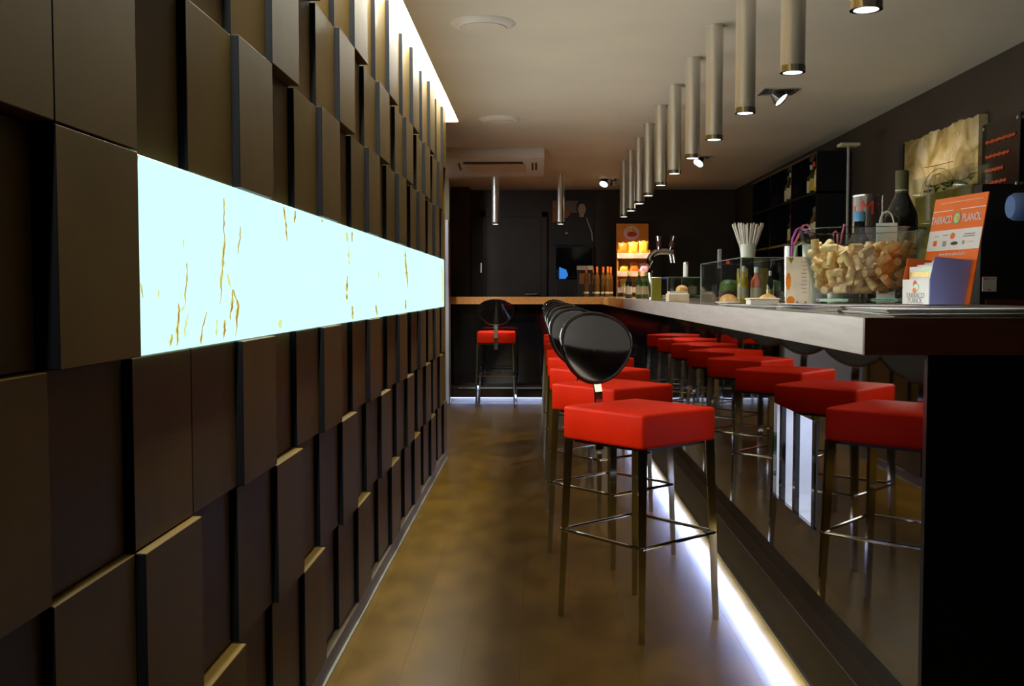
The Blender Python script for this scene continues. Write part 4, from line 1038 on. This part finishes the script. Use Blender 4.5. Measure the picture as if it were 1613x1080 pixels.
# small bottles in the first case and food
mb = bottle('mini_bottle', 'small yellow bottle in the near end of the first glass case', (0.915, 4.53, BZ), 0.17, 0.024, M['yellow_btl'], M['white'], M['label'], 'small bottles in the first glass case')
mb2 = bottle('mini_bottle', 'small red sauce bottle in the near end of the first glass case', (0.975, 4.54, BZ), 0.165, 0.024, M['orange_dark'], M['white'], M['label'], 'small bottles in the first glass case')
bottle('mini_bottle', 'small dark bottle with a white cap at the right of the first glass case', (1.05, 4.60, BZ), 0.15, 0.016, M['wine'], M['paper'], M['yellow_btl'], 'small bottles in the first glass case')
sl = thing('food_tub', 'green filled tub at the far left inside the first glass case', 'tub', (0.99, 5.25, BZ))
bm = bmesh.new(); lathe(bm, [(0.05, 0), (0.056, 0.06)], 24); obj('tub', bm, M['wood_dark'], sl, True)
bm = bmesh.new(); lathe(bm, [(0.052, 0.06), (0.048, 0.095), (0.03, 0.115), (0.01, 0.118)], 24); obj('filling', bm, M['leaf'], sl, True)
yb = obj('sliced_cheese', B(-0.025, 0.025, -0.02, 0.02, 0.0, 0.175, bev=0.004), M['yellow_btl']); yb.location = (1.045, 5.20, BZ)
tag(yb, 'upright yellow block beside the green tub in the first glass case', 'food')

def bun(loc, rx, rz, label):
    bm = bmesh.new(); bmesh.ops.create_uvsphere(bm, u_segments=20, v_segments=12, radius=1)
    for v in bm.verts: v.co = Vector((v.co.x * rx, v.co.y * rx, max(-0.2, v.co.z) * rz + 0.2 * rz))
    o = obj('bread_roll', bm, M['bread'], None, True, 60); o.location = loc
    tag(o, label, 'bread', 'bread rolls on the bar')
def plate(loc, r, label, h=0.012):
    t = thing('plate', label, 'plate', loc)
    bm = bmesh.new(); lathe(bm, [(r * 0.6, 0), (r * 0.65, 0.002), (r, h), (r * 0.98, h + 0.002), (r * 0.62, 0.005)], 32); obj('dish', bm, M['white'], t, True, 60)
plate((0.815, 4.34, BZ), 0.055, 'small white plate under the bread roll before the first glass case')
bun((0.815, 4.34, BZ + 0.0062), 0.038, 0.034, 'golden bread roll on the small plate before the first glass case')
bun((0.945, 4.18, BZ), 0.042, 0.040, 'paler bread roll behind the white box before the first glass case')
wb = thing('white_box', 'low white box on the bar left of the menu card', 'box', (0.868, 3.93, BZ + 0.0065), R(3))
obj('body', B(-0.055, 0.055, -0.035, 0.035, 0, 0.018, bev=0.002, seg=1), M['paper'], wb)
obj('lid', B(-0.058, 0.058, -0.038, 0.038, 0.018, 0.026, bev=0.002, seg=1), M['cream'], wb)
wb2 = thing('napkin_box', 'cream napkin box with a bread slice before the middle glass case', 'box', (0.815, 5.90, BZ))
obj('body', B(-0.06, 0.06, -0.06, 0.06, 0, 0.045, bev=0.003, seg=1), M['cream'], wb2)
obj('napkins', B(-0.052, 0.052, -0.052, 0.052, 0.045, 0.058), M['paper'], wb2)
bun((0.84, 5.90, BZ + 0.0585), 0.036, 0.030, 'orange bread slice on the cream napkin box')
ob_ = obj('acrylic_block', B(-0.033, 0.033, -0.02, 0.02, 0, 0.150, bev=0.003, seg=1), M['olive_acr']); ob_.location = (0.775, 6.62, BZ)
tag(ob_, 'upright olive acrylic block on the bar edge before the beer tap', 'block')
for i, (x, y, r) in enumerate(((0.97, 6.95, 0.075), (0.97, 7.25, 0.08))):
    plate((x, y, BZ + 0.0), r, f'pale dish inside the middle glass case, {["nearer", "farther"][i]} one', 0.03)
for i, (x, y, k) in enumerate(((0.86, 8.55, 'green_btl'), (0.93, 8.70, 'green_btl'), (0.80, 8.85, 'wine'))):
    bottle('beer_bottle', f'{["nearest", "middle", "farthest"][i]} small beer bottle on the bar in front of the snack rack', (x, y, BZ), 0.225, 0.028, M[k], M['snack_y'], M['label'], 'beer bottles on the bar', lab=(0.15, 0.45))
# POS
rg = thing('cash_register', 'dark cash register with a red light behind the first glass case', 'cash register', (1.20, 6.35, BZ))
obj('base', B(-0.10, 0.10, -0.08, 0.08, 0, 0.10, bev=0.008), M['black'], rg)
bm = bmesh.new(); prism(bm, [(-0.02, 0.10), (0.02, 0.10), (0.03, 0.28), (-0.03, 0.30)], 'x', -0.055, 0.03); obj('display', bm, M['black_lac'], rg)
obj('rear_screen', B(-0.075, -0.055, -0.02, 0.02, 0.20, 0.32, bev=0.004), M['grey_ink'], rg)
obj('red_light', B(-0.028, -0.008, -0.0345, -0.024, 0.225, 0.245), M['red_led'], rg)
# beer tap
tp = thing('beer_tap', 'curved chrome beer tap with two handles behind the middle glass case', 'beer tap', (0.885, 7.75, BZ))
bm = bmesh.new(); lathe(bm, [(0.05, 0), (0.05, 0.012), (0.03, 0.02)], 24); obj('foot', bm, M['chrome'], tp, True)
path = [(0.0, 0, 0.015), (-0.012, 0, 0.10), (-0.025, 0, 0.20)] + [(0.055 + 0.082 * math.cos(t), 0, 0.285 + 0.075 * math.sin(t)) for t in np.linspace(PI * 0.98, PI * 0.5, 9)] + [(0.10, 0, 0.360), (0.15, 0, 0.352)]
bm = bmesh.new(); tube(bm, path, 0.026, 16, r_end=0.021); obj('column', bm, M['chrome'], tp, True)
for x in (0.125, 0.15):
    bm = bmesh.new(); tube(bm, [(x, 0, 0.345), (x + 0.008, 0, 0.30), (x + 0.012, 0, 0.275)], 0.008, 10); obj('spout', bm, M['chrome'], tp, True)
for x, dx in ((0.045, -0.004), (0.125, 0.03)):
    bm = bmesh.new(); tube(bm, [(x, 0, 0.365), (x + dx * 0.5, 0, 0.42), (x + dx, 0, 0.475)], 0.014, 12, r_end=0.026); hd = obj('handle', bm, M['chrome'], tp, True)
    bm = bmesh.new(); tube(bm, [(x + dx * 0.4, -0.004, 0.395), (x + dx * 0.7, -0.004, 0.44)], 0.021, 12); obj('grip', bm, M['wood_dark'], hd, True)
cd = thing('salt_shaker', 'white cylindrical shaker standing on the middle glass case', 'shaker', (1.00, 6.85, BZ + 0.1535))
bm = bmesh.new(); lathe(bm, [(0.017, 0), (0.017, 0.085), (0.015, 0.088)], 20); obj('body', bm, M['white'], cd, True)
bm = bmesh.new(); lathe(bm, [(0.018, 0.088), (0.018, 0.098), (0.010, 0.102)], 20); obj('lid', bm, M['steel'], cd, True)
